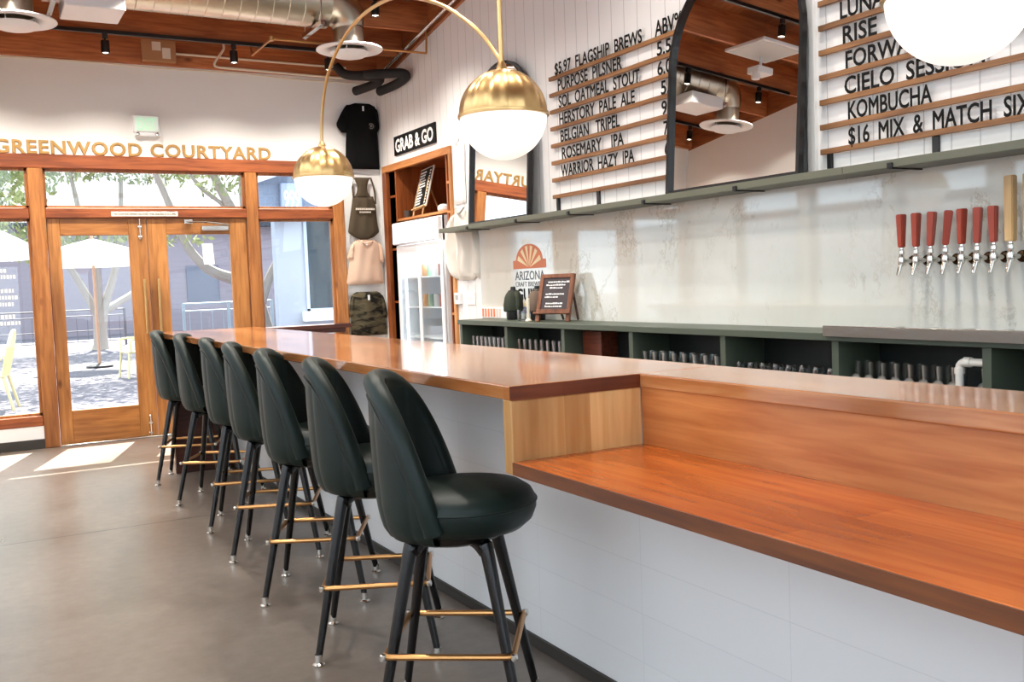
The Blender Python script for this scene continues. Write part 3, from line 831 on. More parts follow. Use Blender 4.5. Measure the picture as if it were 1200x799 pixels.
# ------------------------------------------------------------------ beer taps
def make_tap(handle):
    t = thing('beer_tap', 'x', 'beer tap', (3.92, 0, 0), 'beer taps on the stone wall', local=True)
    MB().lathe([(0, 0), (0.026, 0.0), (0.026, 0.006), (0.022, 0.012), (0.014, 0.015), (0.0, 0.015)], (0, 0, 1.374), 28, 'x', Matrix.Scale(-1, 4, (1, 0, 0))).build('flange', mat('aged_brass_flange', (70, 52, 34), 0.2, 1.0), t, True)
    f = MB().tube([(-0.01, 0, 1.374), (-0.075, 0, 1.374)], 0.011, 14)
    f.lathe([(0, -0.026), (0.012, -0.024), (0.0155, -0.01), (0.0155, 0.012), (0.011, 0.022), (0.008, 0.036), (0, 0.036)], (-0.085, 0, 1.376), 18)
    f.build('faucet_body', M_chrome, t, True)
    MB().tube([(-0.088, 0, 1.362), (-0.098, 0, 1.338), (-0.112, 0, 1.308)], [0.011, 0.0105, 0.008], 14).build('spout', M_chrome, t, True)
    MB().lathe([(0, 0), (0.009, 0.0), (0.013, 0.004), (0.013, 0.02), (0.009, 0.024), (0.009, 0.034), (0, 0.034)], (-0.083, 0, 1.404), 16).build('collar', M_chrome, t, True)
    b = bmesh.new(); bmesh.ops.create_cube(b, size=1)
    if handle == 'red':
        h, w0, w1 = 0.155, 0.027, 0.037
    else: h, w0, w1 = 0.275, 0.034, 0.036
    for v in b.verts:
        k = w1 if v.co.z > 0 else w0
        v.co = Vector((v.co.x * k, v.co.y * k * (1.0 if handle == 'red' else 1.15), v.co.z * h + h / 2))
    bmesh.ops.bevel(b, geom=b.edges[:], offset=0.004, segments=2, affect='EDGES')
    m = MB(); m.add(b, Matrix.Translation((-0.083, 0, 1.437)))
    m.build('handle', M_tap if handle == 'red' else M_maple, t)
    return t
red = make_tap('red'); woodt = make_tap('maple')
TY = [3.067, 2.988, 2.911, 2.834, 2.753, 2.678, 2.600]
TR = [0, 4, 14, 40, -6, 20, 8]
for i, y in enumerate(TY):
    lab = 'beer tap with rust red tapered handle, %s from the left' % ORD[i]
    o = red if i == 0 else copy_thing(red)
    o['label'] = lab
    o.location = (3.92, y, 0)
    for ch in o.children:
        if ch.name.startswith('handle'):
            a = math.radians(TR[i])
            tilt = math.radians([0, 1, 4, 7, 1, 2, -1][i])
            ch.matrix_basis = Matrix.Translation((-0.083, 0, 1.437)) @ Matrix.Rotation(tilt, 4, 'X') @ Matrix.Rotation(a, 4, 'Z') @ Matrix.Translation((0.083, 0, -1.437))
woodt.location = (3.92, 2.523, 0); woodt['label'] = 'beer tap with tall pale wooden handle, right of the red handled ones'
o = copy_thing(woodt, (3.92, 2.44, 0), label='beer tap with pale wooden handle, cut by the right edge')

# ------------------------------------------------------------------ pendant lamps over the bar
RG = 0.15
def globe(parent_thing, c, name):
    o = MB().lathe([(0.0, -RG * 0.975)] + [(RG * 0.975 * math.sin(PI / 2 * i / 20), -RG * 0.975 * math.cos(PI / 2 * i / 20)) for i in range(1, 21)] + [(0.0, 0.0)], c, 64)
    o.build('globe_shade', M_globe, parent_thing, True, 60)
    def fl(a, z): return 1.0 - 0.022 * (0.5 - 0.5 * math.cos(a * 16)) * min(1, (RG - z) / 0.04)
    cap = MB().lathe([(RG * 1.0, 0.0), (RG * 1.0, 0.004)] + [(RG * math.cos(PI / 2 * i / 20), 0.004 + RG * math.sin(PI / 2 * i / 20)) for i in range(1, 20)] + [(0, 0.004 + RG)], c, 144, rmod=fl)
    cp = cap.build('brass_cap', M_brass, parent_thing, True, 60)
    r = MB().lathe([(RG * 0.97, -0.006), (RG * 1.022, -0.005), (RG * 1.03, 0.0), (RG * 1.022, 0.006), (RG * 0.99, 0.006)], c, 64)
    sub(r, 'cap_rim', M_brass, cp, True)
    n = MB().lathe([(0, RG - 0.004), (0.020, RG - 0.004), (0.018, RG + 0.012), (0.010, RG + 0.03), (0, RG + 0.03)], c, 24)
    sub(n, 'cap_collar', M_brass, cp, True)
G1, G2, G3 = (1.62, 4.745, 1.908), (1.62, 2.876, 1.905), (1.827, 1.31, 1.908)
t = thing('pendant_lamp', 'brass double pendant lamp with arched arm over the far part of the bar', 'pendant lamp', (1.62, 2.876, 2.05))
globe(t, G1, 'far'); globe(t, G2, 'near')
MB().tube([(1.62, 2.876, 2.07), (1.62, 2.876, roof(2.876) + 0.02)], 0.0085, 14).build('drop_rod', M_brass, t, True)
MB().lathe([(0, 0.0), (0.055, 0.0), (0.06, -0.012), (0.02, -0.03), (0, -0.03)], (1.62, 2.876, roof(2.876) + 0.0), 28).build('ceiling_rose', M_brass, t, True)
pa = smooth_path([(1.62, 2.876, 2.085), (1.62, 2.995, 2.195), (1.62, 3.128, 2.285), (1.62, 3.33, 2.393), (1.62, 3.66, 2.510), (1.62, 3.90, 2.547), (1.62, 4.12, 2.549), (1.62, 4.32, 2.52), (1.62, 4.50, 2.455), (1.62, 4.62, 2.375), (1.62, 4.69, 2.28), (1.62, 4.735, 2.16), (1.62, 4.745, 2.07)], 6)
MB().tube(pa, 0.0075, 12).build('arched_arm', M_brass, t, True)
t = thing('pendant_lamp', 'large bright globe pendant lamp cut by the upper right corner', 'pendant lamp', (G3[0], G3[1], 2.05))
globe(t, G3, 'right')
MB().tube([(G3[0], G3[1], 2.07), (G3[0], G3[1], roof(G3[1]) + 0.02)], 0.0085, 14).build('drop_rod', M_brass, t, True)

# ------------------------------------------------------------------ ceiling track lights
def track(x0, x1, y):
    z = roof(y) - 0.012
    return tag(MB().box(x0, x1, y - 0.017, y + 0.017, z - 0.02, z + 0.012, 0.002, 1).build('light_track', M_black), 'black lighting track under the %s beam' % y, 'light track')
def make_spot():
    t = thing('track_spotlight', 'x', 'spotlight', (0, 0, 0), 'track spotlights', local=True)
    MB().box(-0.022, 0.022, -0.016, 0.016, -0.045, 0.0, 0.004, 1).build('adapter', M_black, t)
    MB().tube([(0, 0, -0.04), (0, 0, -0.07)], 0.009, 10).build('stem', M_black, t, True)
    MB().lathe([(0, -0.06), (0.034, -0.06), (0.036, -0.066), (0.036, -0.166), (0.033, -0.166), (0.031, -0.13), (0, -0.13)], (0, 0, 0), 28).build('can', M_black, t, True)
    MB().lathe([(0, -0.150), (0.0315, -0.152), (0.0315, -0.156), (0, -0.168)], (0, 0, 0), 24).build('lens', mat('lit_lens', (255, 240, 220), 0.3, emit=(255, 236, 214), estr=7.0), t, True)
    return t
sp0 = make_spot(); used = []
TR_Y = [9.03 - 0.615 * k - 0.045 for k in (0, 2, 4, 7, 10)]  # last two tracks and their spots are out of view, added for extra light
LABT = ['black lighting track under the beam nearest the door wall', 'black lighting track above the ducted ceiling vents', 'black lighting track reflected in the upper part of the right mirror', 'added unseen black lighting track on the ceiling over the stools', 'added unseen black lighting track on the ceiling over the nearest stools']
for y, l in zip(TR_Y, LABT): track(XL + 0.3, XR - 0.45, y)['label'] = l
SP = [(1.195, TR_Y[0], 'black track spotlight over the double doors, left of the box'), (2.28, TR_Y[0], 'black track spotlight right of the box above the doors'), (3.17, TR_Y[0], 'black track spotlight seen beside the thin arched lamp arm'), (0.25, TR_Y[0], 'black track spotlight in the corner above the left window'),
      (3.17, TR_Y[1], 'black track spotlight above the right round ceiling vent'), (1.33, TR_Y[1], 'black track spotlight beside the silver duct, left one in the mirror'), (0.36, TR_Y[1], 'black track spotlight near the left wall, right of the vent in the mirror'),
      (1.28, TR_Y[2], 'black track spotlight over the square ceiling panel in the mirror'), (2.6, TR_Y[2], 'black track spotlight high over the bar behind the duct'),
      (0.6, TR_Y[3], 'added unseen black track spotlight on the left over the stools'), (1.7, TR_Y[3], 'added unseen black track spotlight in the middle over the stools'), (2.8, TR_Y[3], 'added unseen black track spotlight right, over the bar'),
      (0.6, TR_Y[4], 'added unseen black track spotlight left, over the nearest stools'), (1.7, TR_Y[4], 'added unseen black track spotlight over the bar corner'), (2.8, TR_Y[4], 'added unseen black track spotlight over the serving aisle')]
for i, (x, y, l) in enumerate(SP):
    o = sp0 if i == 0 else copy_thing(sp0)
    z = roof(y) - 0.03
    o.location = (x, y, z); o['label'] = l
    d = bpy.data.lights.new('spot_beam', 'SPOT'); d.energy = 110; d.color = (1, 0.93, 0.84); d.spot_size = 2.4; d.spot_blend = 1.0; d.shadow_soft_size = 0.03
    q = bpy.data.objects.new('spot_beam', d); C.objects.link(q); q.location = (x, y, z - 0.18)

# ------------------------------------------------------------------ air duct with two round diffusers
duct = thing('air_duct', 'silver spiral air duct with two round white ceiling vents', 'air duct', (1.6, 7.45, 3.6))
DY, DZ, DR = 8.11, 3.79, 0.215
b = MB()
b.tube([(0.66, DY, DZ), (2.86, DY, DZ)], DR, 48, cap=False)
db = b.build('duct_pipe', M_galv, duct, True)
for i in range(16):
    x = 0.78 + 0.132 * i
    r_ = MB().tube([(x - 0.004, DY, DZ), (x, DY, DZ), (x + 0.004, DY, DZ)], [DR, DR + 0.004, DR], 48, cap=False)
    sub(r_, 'spiral_seam', M_galv, db, True)
def elbow(x0, sgn, xd):
    pts = arc((x0, DY, DZ - 0.20), 0.20, PI / 2, 0, 8, (sgn, 0, 0), (0, 0, 1))
    rr = [DR - (DR - 0.135) * i / 8 for i in range(9)]
    b = MB().tube(pts, rr, 40, cap=False)
    b.tube([pts[-1], (pts[-1][0], DY, 3.445)], 0.130, 40, cap=False)
    b.build('elbow', M_galv, duct, True, 25)
    c = (pts[-1][0], DY, 3.41)
    d = MB().lathe([(0.135, 0.045), (0.150, 0.035), (0.20, 0.015), (0.284, 0.004), (0.287, -0.004), (0.280, -0.010), (0.22, -0.006), (0.17, 0.004), (0.150, 0.030), (0.135, 0.045)], c, 56)
    o = d.build('round_diffuser', M_white, duct, True, 50)
    i_ = MB().lathe([(0.0, -0.075), (0.06, -0.078), (0.13, -0.060), (0.165, -0.03), (0.16, -0.024), (0.10, -0.03), (0.05, -0.02), (0.0, -0.015)], c, 48)
    for k in range(3):
        a = 2 * PI * k / 3
        i_.tube([Vector(c) + Vector((0.13 * math.cos(a), 0.13 * math.sin(a), -0.045)), Vector(c) + Vector((0.14 * math.cos(a), 0.14 * math.sin(a), 0.04))], 0.005, 6)
    sub(i_, 'inner_cone', M_white, o, True)
elbow(2.86, 1, 3.06); elbow(0.667, -1, 0.467)
MB().box(0.78, 1.20, 7.82, 8.24, 3.48, 3.60, 0.006, 1).build('register_box', M_white, duct)
for x, y in ((2.74, 0), (0.72, 0)):
    s = MB().box(-0.02, 0.02, -0.27, 0.24, -0.02, 0.02, 0.003, 1, Matrix.Translation((x, DY, DZ - DR - 0.025)))
    for yy in (DY - 0.24, DY + 0.215): s.tube([(x, yy, DZ - DR - 0.06), (x, yy, roof(yy) + JD)], 0.005, 8)
    s.build('hanger_strut', M_steel, duct, False)

# second panel and fittings that the right mirror shows
def panel(loc, sx, sy, lab):
    t = thing('ceiling_panel', lab, 'ceiling panel', loc)
    x, y, z = loc
    MB().box(x - sx, x + sx, y - sy, y + sy, z, z + 0.03, 0.004, 1).build('frame', M_white, t)
    MB().box(x - sx + 0.03, x + sx - 0.03, y - sy + 0.03, y + sy - 0.03, z - 0.004, z + 0.001).build('face', mat('panel_face', (214, 216, 216), 0.5), t)
    for a in (-1, 1):
        for b_ in (-1, 1):
            yy = y + b_ * (sy - 0.03)
            MB().tube([(x + a * (sx - 0.03), yy, z + 0.03), (x + a * (sx - 0.03), yy, roof(yy) + JD)], 0.002, 6).build('hanger_wire', M_steel, t)
    return t

panel((0.95, 7.08, 3.88), 0.27, 0.27, 'square white ceiling panel reflected in the upper part of the right mirror')
pj = thing('ceiling_projector', 'small white projector below the square panel in the right mirror', 'projector', (0.86, 7.22, 3.75))
MB().box(0.76, 0.96, 7.14, 7.30, 3.70, 3.77, 0.01, 2).build('body', M_white, pj)
MB().tube([(0.86, 7.22, 3.77), (0.86, 7.22, roof(7.22) + JD)], 0.014, 10).build('mount', M_white, pj, True)
MB().lathe([(0, -0.02), (0.04, -0.02), (0.045, 0.0), (0.035, 0.05), (0, 0.05)], (0.93, 7.20, 3.66), 20).build('lens_housing', M_white, pj, True)

# pipes, conduits, junction box, insulated lines
spk = thing('sprinkler_pipe', 'thin copper coloured sprinkler pipe below the beams', 'pipe', (3.0, 8.34, 3.45))
MB().tube([(2.446, 8.34, 3.503), (3.90, 8.34, 3.497)], 0.010, 12).tube([(3.90, 8.34, 3.497), (3.912, 8.34, roof(8.34) + 0.02)], 0.010, 12).tube([(2.446, 8.34, 3.503), (2.446, 8.98, 3.503)], 0.010, 12).tube([(2.446, 8.98, 3.503), (2.446, 9.03, roof(9.03) + 0.01)], 0.010, 12).build('pipe_run', M_brass2, spk, True)
MB().lathe([(0, -0.018), (0.018, -0.018), (0.018, 0.018), (0, 0.018)], (2.446, 8.34, 3.503), 16).build('elbow_fitting', M_brass, spk, True)
tag(MB().tube([(3.86, 9.45, roof(9.45) - 0.035), (3.86, 6.0, roof(6.0) - 0.035)], 0.017, 14).build('metal_conduit', M_steel, None, True), 'silver conduit running up along the top of the right wall', 'conduit')
tag(MB().tube([(1.90, 9.675, 3.626), (3.60, 9.675, 3.616)], 0.011, 10).build('wall_conduit', M_cream, None, True), 'cream conduit running right from the box above the doors', 'conduit')
tag(MB().tube(smooth_path([(2.36, 9.67, 3.75), (2.355, 9.66, 3.70), (2.30, 9.66, 3.62), (2.262, 9.66, 3.555), (2.29, 9.66, 3.528), (2.45, 9.66, 3.522), (3.6, 9.66, 3.505)], 5), 0.012, 10).build('bent_conduit', M_cream, None, True), 'cream bent conduit dropping to the lower edge of the end beam', 'conduit')
tag(MB().tube(smooth_path([(-0.3, 9.735, 3.505), (0.5, 9.735, 3.498), (1.1, 9.735, 3.505), (1.7, 9.735, 3.492), (2.5, 9.735, 3.495), (3.1, 9.735, 3.475), (3.8, 9.735, 3.48)], 6), 0.006, 8).build('loose_cable', M_cream, None, True), 'thin loose cable sagging along the top of the door wall', 'cable')
bx = thing('junction_box', 'brown cardboard coloured box with two paper labels above the doors', 'box', (1.75, 9.66, 3.54))
MB().box(1.60, 1.90, 9.62, 9.69, 3.535, 3.735, 0.004, 1).build('body', M_card, bx)
MB().box(1.685, 1.765, 9.6175, 9.620, 3.63, 3.71).build('paper_label', M_label, bx)
MB().box(1.775, 1.85, 9.6175, 9.620, 3.56, 3.66).build('paper_label', M_label, bx)
for i, (lab, pts) in enumerate((('upper black foam pipe turning in the ceiling corner', [(3.66, 9.45, 3.50), (3.62, 9.0, 3.42), (3.70, 8.85, 3.40), (3.84, 8.78, 3.40), (3.895, 8.83, 3.375), (3.88, 9.05, 3.345), (3.82, 9.33, 3.325)]),
                              ('left black foam pipe ending beside the first shirt', [(3.40, 9.40, 3.56), (3.46, 9.32, 3.47), (3.60, 9.20, 3.44), (3.74, 9.14, 3.42), (3.76, 9.22, 3.39), (3.70, 9.40, 3.37), (3.645, 9.55, 3.36)]))):
    tag(MB().tube(smooth_path(pts, 6), 0.045, 16).build('foam_pipe', M_foam, None, True), lab, 'pipe')

# ------------------------------------------------------------------ alcove with fridge
al = thing('alcove_cabinet', 'timber-lined built-in alcove around the drinks fridge', 'cabinet', (4.2, 8.8, 0))
A0, A1, AT = 7.99, 9.63, 2.60
MB().box(3.925, 3.97, A0, A1, AT - 0.07, AT, 0.003, 1).build('face_rail', M_casex, al)
MB().box(3.925, 3.97, A1 - 0.10, A1, 0, AT - 0.07, 0.003, 1).build('face_stile', M_case, al)
MB().box(3.925, 3.97, A0, A0 + 0.045, 0, AT - 0.07, 0.003, 1).build('face_stile', wood('pale_alcove_timber', 'z', (222, 160, 98), (196, 130, 70), 0.4, shift=6.7), al)
k = MB().box(4.68, 4.72, A0 - 0.02, A1 + 0.02, 0, AT).box(3.97, 4.70, A1, A1 + 0.03, 0, AT).box(3.97, 4.70, A0 - 0.03, A0, 0, AT).box(3.97, 4.70, A0 - 0.03, A1 + 0.03, AT - 0.03, AT + 0.02)
k.build('lining', M_case, al)
MB().box(3.955, 4.68, 9.325, 9.355, 0, AT - 0.03).build('divider', M_case, al)
MB().box(3.955, 4.68, 8.125, 8.15, 0, AT - 0.03).build('divider', M_case, al)
MB().box(3.955, 4.68, 8.15, 9.325, 2.012, 2.035).build('shelf', M_casex, al)
for z in (2.27, 1.72, 1.17): MB().box(3.97, 4.60, 9.355, 9.60, z, z + 0.02).build('shelf', M_case, al)
for z in (2.27, 2.0, 1.06): MB().box(3.945, 4.60, 8.0, 8.125, z, z + 0.022).build('shelf', M_casex, al)

fr = thing('drinks_fridge', 'white two-door glass drinks fridge with blank lit header', 'fridge', (4.2, 8.77, 0))
F0, F1 = 8.175, 9.315
k = MB().box(3.93, 4.62, F0, F0 + 0.04, 0.06, 1.99).box(3.93, 4.62, F1 - 0.04, F1, 0.06, 1.99).box(4.58, 4.62, F0, F1, 0.06, 1.99).box(3.93, 4.62, F0, F1, 0.06, 0.18).box(3.93, 4.62, F0, F1, 1.76, 1.99)
k.build('body', M_white, fr)
MB().box(3.885, 3.95, F0 + 0.05, F1, 1.765, 1.985, 0.006, 1).build('header', M_white, fr)
MB().box(3.878, 3.886, F0 + 0.065, F1 - 0.015, 1.775, 1.975).build('lit_panel', mat('lit_header_face', (232, 236, 245), 0.2, emit=(226, 234, 255), estr=0.35), fr)
for i, (a, b_) in enumerate(((F0 + 0.01, F0 + 0.585), (F0 + 0.565, F1 - 0.01))):
    x = 3.90 + 0.018 * i
    d = MB().box(x, x + 0.016, a, a + 0.06, 0.18, 1.755, 0.003, 1).box(x, x + 0.016, b_ - 0.06, b_, 0.18, 1.755, 0.003, 1).box(x, x + 0.016, a + 0.06, b_ - 0.06, 1.67, 1.755).box(x, x + 0.016, a + 0.06, b_ - 0.06, 0.18, 0.26)
    o = d.build('sliding_door', M_white, fr)
    sub(MB().box(x + 0.005, x + 0.010, a + 0.05, b_ - 0.05, 0.25, 1.68), 'door_glass', M_glass, o)
for z in (0.52, 0.82, 1.12, 1.42): MB().box(3.97, 4.56, F0 + 0.045, F1 - 0.045, z, z + 0.012).build('wire_shelf', mat('fridge_shelf', (226, 230, 234), 0.4), fr)
MB().box(3.955, 3.97, F1 - 0.135, F1 - 0.105, 0.25, 1.72).build('light_tube', mat('fridge_tube', (240, 246, 255), 0.4, emit=(226, 238, 255), estr=3.0), fr)
fl_d = bpy.data.lights.new('fridge_lamp', 'POINT'); fl_d.energy = 6; fl_d.color = (0.85, 0.93, 1); fl_d.shadow_soft_size = 0.05
q = bpy.data.objects.new('fridge_lamp', fl_d); C.objects.link(q); q.location = (4.1, 8.75, 1.62)
can = None
cols = [(196, 150, 110), (120, 150, 120), (210, 210, 205), (150, 90, 70)]
for s, z in enumerate((1.132, 1.432)):
    for i in range(5):
        m_ = mat('can_print_%d' % (i % 4), cols[(i + s) % 4], 0.35)
        o = MB().lathe([(0, 0), (0.028, 0), (0.033, 0.008), (0.033, 0.112), (0.027, 0.122), (0, 0.122)], (0, 0, 0), 18).build('drink_can', m_, None, True)
        o.location = (4.08, 8.98 - 0.13 * i, z)
        tag(o, 'drink can, %s from the left on the %s fridge shelf' % (ORD[i], ('lower', 'upper')[s]), 'can', 'cans on the %s fridge shelf' % ('lower', 'upper')[s])

# letter board on a small easel above the fridge
lb = thing('letter_board', 'tilted black letter board with white rows above the drinks fridge', 'letter board', (4.05, 8.86, 2.035))
Mx = Matrix.Translation((4.0, 8.86, 2.11)) @ Matrix.Rotation(math.radians(-4), 4, 'X') @ Matrix.Rotation(math.radians(17), 4, 'Y')
MB().box(-0.008, 0.008, -0.155, 0.155, 0.0, 0.42, 0.003, 1, Mx).build('frame', M_label, lb)
MB().box(-0.011, -0.007, -0.140, 0.140, 0.02, 0.405, 0, 1, Mx).build('felt_face', M_ink, lb)
rows = MB(); random.seed(3)
for i in range(12):
    z = 0.035 + 0.030 * i
    a = 0.125
    while a > -0.02 + 0.05 * random.random():
        wd = 0.012 + 0.02 * random.random()
        rows.box(-0.0125, -0.0105, a - wd, a, z, z + 0.016, 0, 1, Mx); a -= wd + 0.006
    rows.box(-0.0125, -0.0105, -0.125, -0.095, z, z + 0.014, 0, 1, Mx)
rows.build('letter_rows', M_whitel, lb)
k = MB()
for a in (-0.10, 0.10): k.tube([Mx @ Vector((-0.012, a, 0.30)), Vector((3.975, 8.86 + a * 1.1, 2.036))], 0.009, 8)
k.tube([Mx @ Vector((0.01, 0, 0.30)), Vector((4.22, 8.84, 2.036))], 0.009, 8).box(-0.03, 0.0, -0.15, 0.15, -0.012, 0.0, 0.001, 1, Mx)
k.build('easel', M_maple, lb)
tag(MB().lathe([(0, 0), (0.035, 0), (0.045, 0.075), (0.041, 0.075), (0.032, 0.008), (0, 0.008)], (4.02, 9.20, 2.0355), 22).build('dark_cup', mat('dark_cup_glaze', (70, 66, 62), 0.4), None, True), 'small dark cup left of the letter board above the fridge', 'cup')
tag(MB().lathe([(0, 0), (0.05, 0), (0.06, 0.02), (0.055, 0.05), (0.03, 0.068), (0, 0.072)], (4.02, 8.36, 2.0355), 22).build('white_bowl', M_white, None, True), 'upturned white bowl right of the letter board above the fridge', 'bowl')
g = thing('wall_sign', 'black wall sign with bold white capitals over the alcove', 'sign', (3.95, 8.79, 2.67))
MB().box(3.932, 3.949, 8.295, 9.285, 2.672, 2.862, 0.002, 1).build('panel', M_ink, g)
text_mb('GRAB & GO', ((3.932, 8.79, 2.703), (0, -1, 0), (0, 0, 1), (-1, 0, 0)), 0.128, 0.91, 0.002, 0.035, 'C').build('lettering', M_whitel, g)

# ------------------------------------------------------------------ clothes on the walls
def rows_cloth(rows, frame, th=0.03, folds=0.006, seed=0, nu=18, nv=26):
    o, U, V, W = (Vector(q) for q in frame)
    rows = sorted(rows)
    def ext(v):
        for (v0, a0, b0), (v1, a1, b1) in zip(rows, rows[1:]):
            if v <= v1:
                k = (v - v0) / max(1e-9, v1 - v0); return a0 + (a1 - a0) * k, b0 + (b1 - b0) * k
        return rows[-1][1:]
    v0, v1 = rows[0][0], rows[-1][0]
    rnd = random.Random(seed); ph = [rnd.random() * 6 for _ in range(4)]
    def surf(front):
        def fn(u, v):
            vv = v0 + (v1 - v0) * v
            a, b_ = ext(vv)
            e = math.sqrt(max(0, 1 - abs(2 * u - 1) ** 3)) * math.sqrt(max(0.0, 1 - abs(2 * v - 1) ** 8))
            d = th * e + (folds * e * (math.sin(u * 9 + ph[0] + v * 1.5) + 0.6 * math.sin(u * 17 + ph[1] - v * 3) + 0.5 * math.sin(v * 11 + ph[2] + u * 5)) if front else 0)
            return o + U * (a + (b_ - a) * u) + V * vv + W * (max(0.002, d) if front else 0.0)
        return fn
    m = MB(); m.grid(surf(True), nu, nv); m.grid(surf(False), nu, nv)
    bmesh.ops.remove_doubles(m.bm, verts=m.bm.verts, dist=1e-4)
    bmesh.ops.recalc_face_normals(m.bm, faces=m.bm.faces)
    return m
FW = ((0, 9.701, 0), (1, 0, 0), (0, 0, 1), (0, -1, 0))
t = thing('tee_shirt', 'black short-sleeved shirt hung highest in the corner by the doors', 'shirt', (3.75, 9.72, 2.6))
rows_cloth([(2.585, 3.562, 3.93), (2.60, 3.555, 3.935), (2.85, 3.57, 3.93), (3.0, 3.585, 3.925), (3.18, 3.59, 3.925), (3.235, 3.60, 3.92), (3.262, 3.655, 3.88), (3.268, 3.69, 3.85)], FW, 0.035, 0.005, 1).build('torso', M_black_cloth, t, True, 80)
rows_cloth([(2.955, 3.53, 3.59), (3.00, 3.49, 3.60), (3.04, 3.474, 3.605), (3.15, 3.53, 3.61), (3.22, 3.575, 3.62), (3.245, 3.60, 3.63)], FW, 0.03, 0.003, 2, 8, 12).build('sleeve', M_black_cloth, t, True, 80)
rows_cloth([(2.98, 3.90, 3.938), (3.04, 3.90, 3.942), (3.15, 3.90, 3.935), (3.22, 3.90, 3.925)], FW, 0.05, 0.003, 3, 8, 12).build('sleeve', M_black_cloth, t, True, 80)
MB().box(3.758, 3.775, 9.664, 9.672, 3.185, 3.235).build('neck_label', M_whitel, t)
em = MB().lathe([(0.022, 0), (0.031, 0), (0.031, 0.002), (0.022, 0.002), (0.022, 0)], (3.845, 9.660, 3.03), 24, 'y').lathe([(0, 0), (0.014, 0), (0.014, 0.002), (0, 0.002)], (3.845, 9.660, 3.03), 18, 'y')
em.build('chest_print', mat('grey_print', (120, 116, 110), 0.8), t)
t = thing('tank_top', 'dark olive racerback vest with pale print hung below the black shirt', 'vest', (3.72, 9.72, 1.9))
rows_cloth([(1.848, 3.68, 3.76), (1.87, 3.62, 3.83), (1.925, 3.547, 3.895), (2.05, 3.57, 3.875), (2.20, 3.60, 3.87), (2.30, 3.618, 3.845)], FW, 0.03, 0.005, 4).build('torso', M_olive, t, True, 80)
rows_cloth([(2.28, 3.63, 3.83), (2.34, 3.665, 3.79), (2.40, 3.675, 3.78), (2.46, 3.655, 3.80), (2.498, 3.63, 3.825)], FW, 0.022, 0.002, 5, 10, 12).build('racerback', M_olive, t, True, 80)
MB().tube(smooth_path([(3.628, 9.70, 2.495), (3.617, 9.69, 2.42), (3.622, 9.69, 2.30)], 5), 0.010, 8).build('strap', M_olive, t, True)
MB().tube(smooth_path([(3.826, 9.70, 2.495), (3.845, 9.69, 2.42), (3.862, 9.69, 2.33), (3.865, 9.69, 2.22)], 5), 0.010, 8).build('strap', M_olive, t, True)
pr = MB(); random.seed(5)
x = 3.63
while x < 3.83:
    wd = 0.010 + 0.008 * random.random(); pr.box(x, x + wd, 9.655, 9.662, 2.155, 2.175); x += wd + 0.006
x = 3.67
while x < 3.79:
    wd = 0.008 + 0.006 * random.random(); pr.box(x, x + wd, 9.655, 9.662, 2.125, 2.14); x += wd + 0.006
pr.build('chest_print', M_label, t)
t = thing('tee_shirt', 'dusty pink short-sleeved shirt in the middle of the hung clothes', 'shirt', (3.72, 9.72, 1.4))
rows_cloth([(1.378, 3.52, 3.91), (1.40, 3.505, 3.92), (1.60, 3.545, 3.905), (1.78, 3.57, 3.90), (1.825, 3.60, 3.88), (1.848, 3.65, 3.80)], FW, 0.03, 0.006, 6).build('torso', M_pink, t, True, 80)
rows_cloth([(1.64, 3.53, 3.59), (1.655, 3.522, 3.60), (1.75, 3.555, 3.60), (1.81, 3.585, 3.61)], FW, 0.032, 0.003, 7, 8, 10).build('sleeve', M_pink, t, True, 80)
rows_cloth([(1.60, 3.88, 3.925), (1.62, 3.88, 3.935), (1.75, 3.88, 3.92), (1.81, 3.87, 3.895)], FW, 0.036, 0.003, 8, 8, 10).build('sleeve', M_pink, t, True, 80)
MB().tube(smooth_path([(3.655, 9.685, 1.846), (3.69, 9.667, 1.815), (3.74, 9.663, 1.806), (3.79, 9.667, 1.82), (3.81, 9.685, 1.846)], 5), 0.006, 8).build('collar', M_pink, t, True)
MB().box(3.725, 3.745, 9.660, 9.668, 1.79, 1.815).build('neck_label', M_whitel, t)
t = thing('tee_shirt', 'dark camouflage shirt hung lowest, just above the bar top', 'shirt', (3.72, 9.72, 0.85))
rows_cloth([(0.835, 3.53, 3.93), (0.86, 3.525, 3.935), (1.05, 3.535, 3.92), (1.20, 3.545, 3.90), (1.275, 3.555, 3.885), (1.30, 3.61, 3.84)], FW, 0.035, 0.006, 9).build('torso', M_camo, t, True, 80)
rows_cloth([(1.02, 3.89, 3.936), (1.06, 3.89, 3.942), (1.18, 3.88, 3.925), (1.26, 3.87, 3.895)], FW, 0.04, 0.003, 10, 8, 10).build('sleeve', M_camo, t, True, 80)
rows_cloth([(1.04, 3.52, 3.56), (1.06, 3.515, 3.565), (1.2, 3.53, 3.57), (1.27, 3.555, 3.58)], FW, 0.036, 0.003, 11, 8, 10).build('sleeve', M_camo, t, True, 80)
MB().box(3.716, 3.740, 9.656, 9.664, 1.21, 1.265).build('neck_label', M_whitel, t)
RW = ((3.945, 0, 0), (0, -1, 0), (0, 0, 1), (-1, 0, 0))
t = thing('sweatshirt', 'oatmeal sweatshirt hung on the right wall at the end of the sage shelf', 'sweatshirt', (3.9, 7.77, 1.4))
rows_cloth([(1.375, -7.93, -7.64), (1.40, -7.945, -7.60), (1.60, -7.965, -7.58), (1.85, -7.97, -7.585), (1.97, -7.95, -7.63), (2.02, -7.89, -7.70)], RW, 0.05, 0.018, 12).build('torso', M_fleece, t, True, 80)
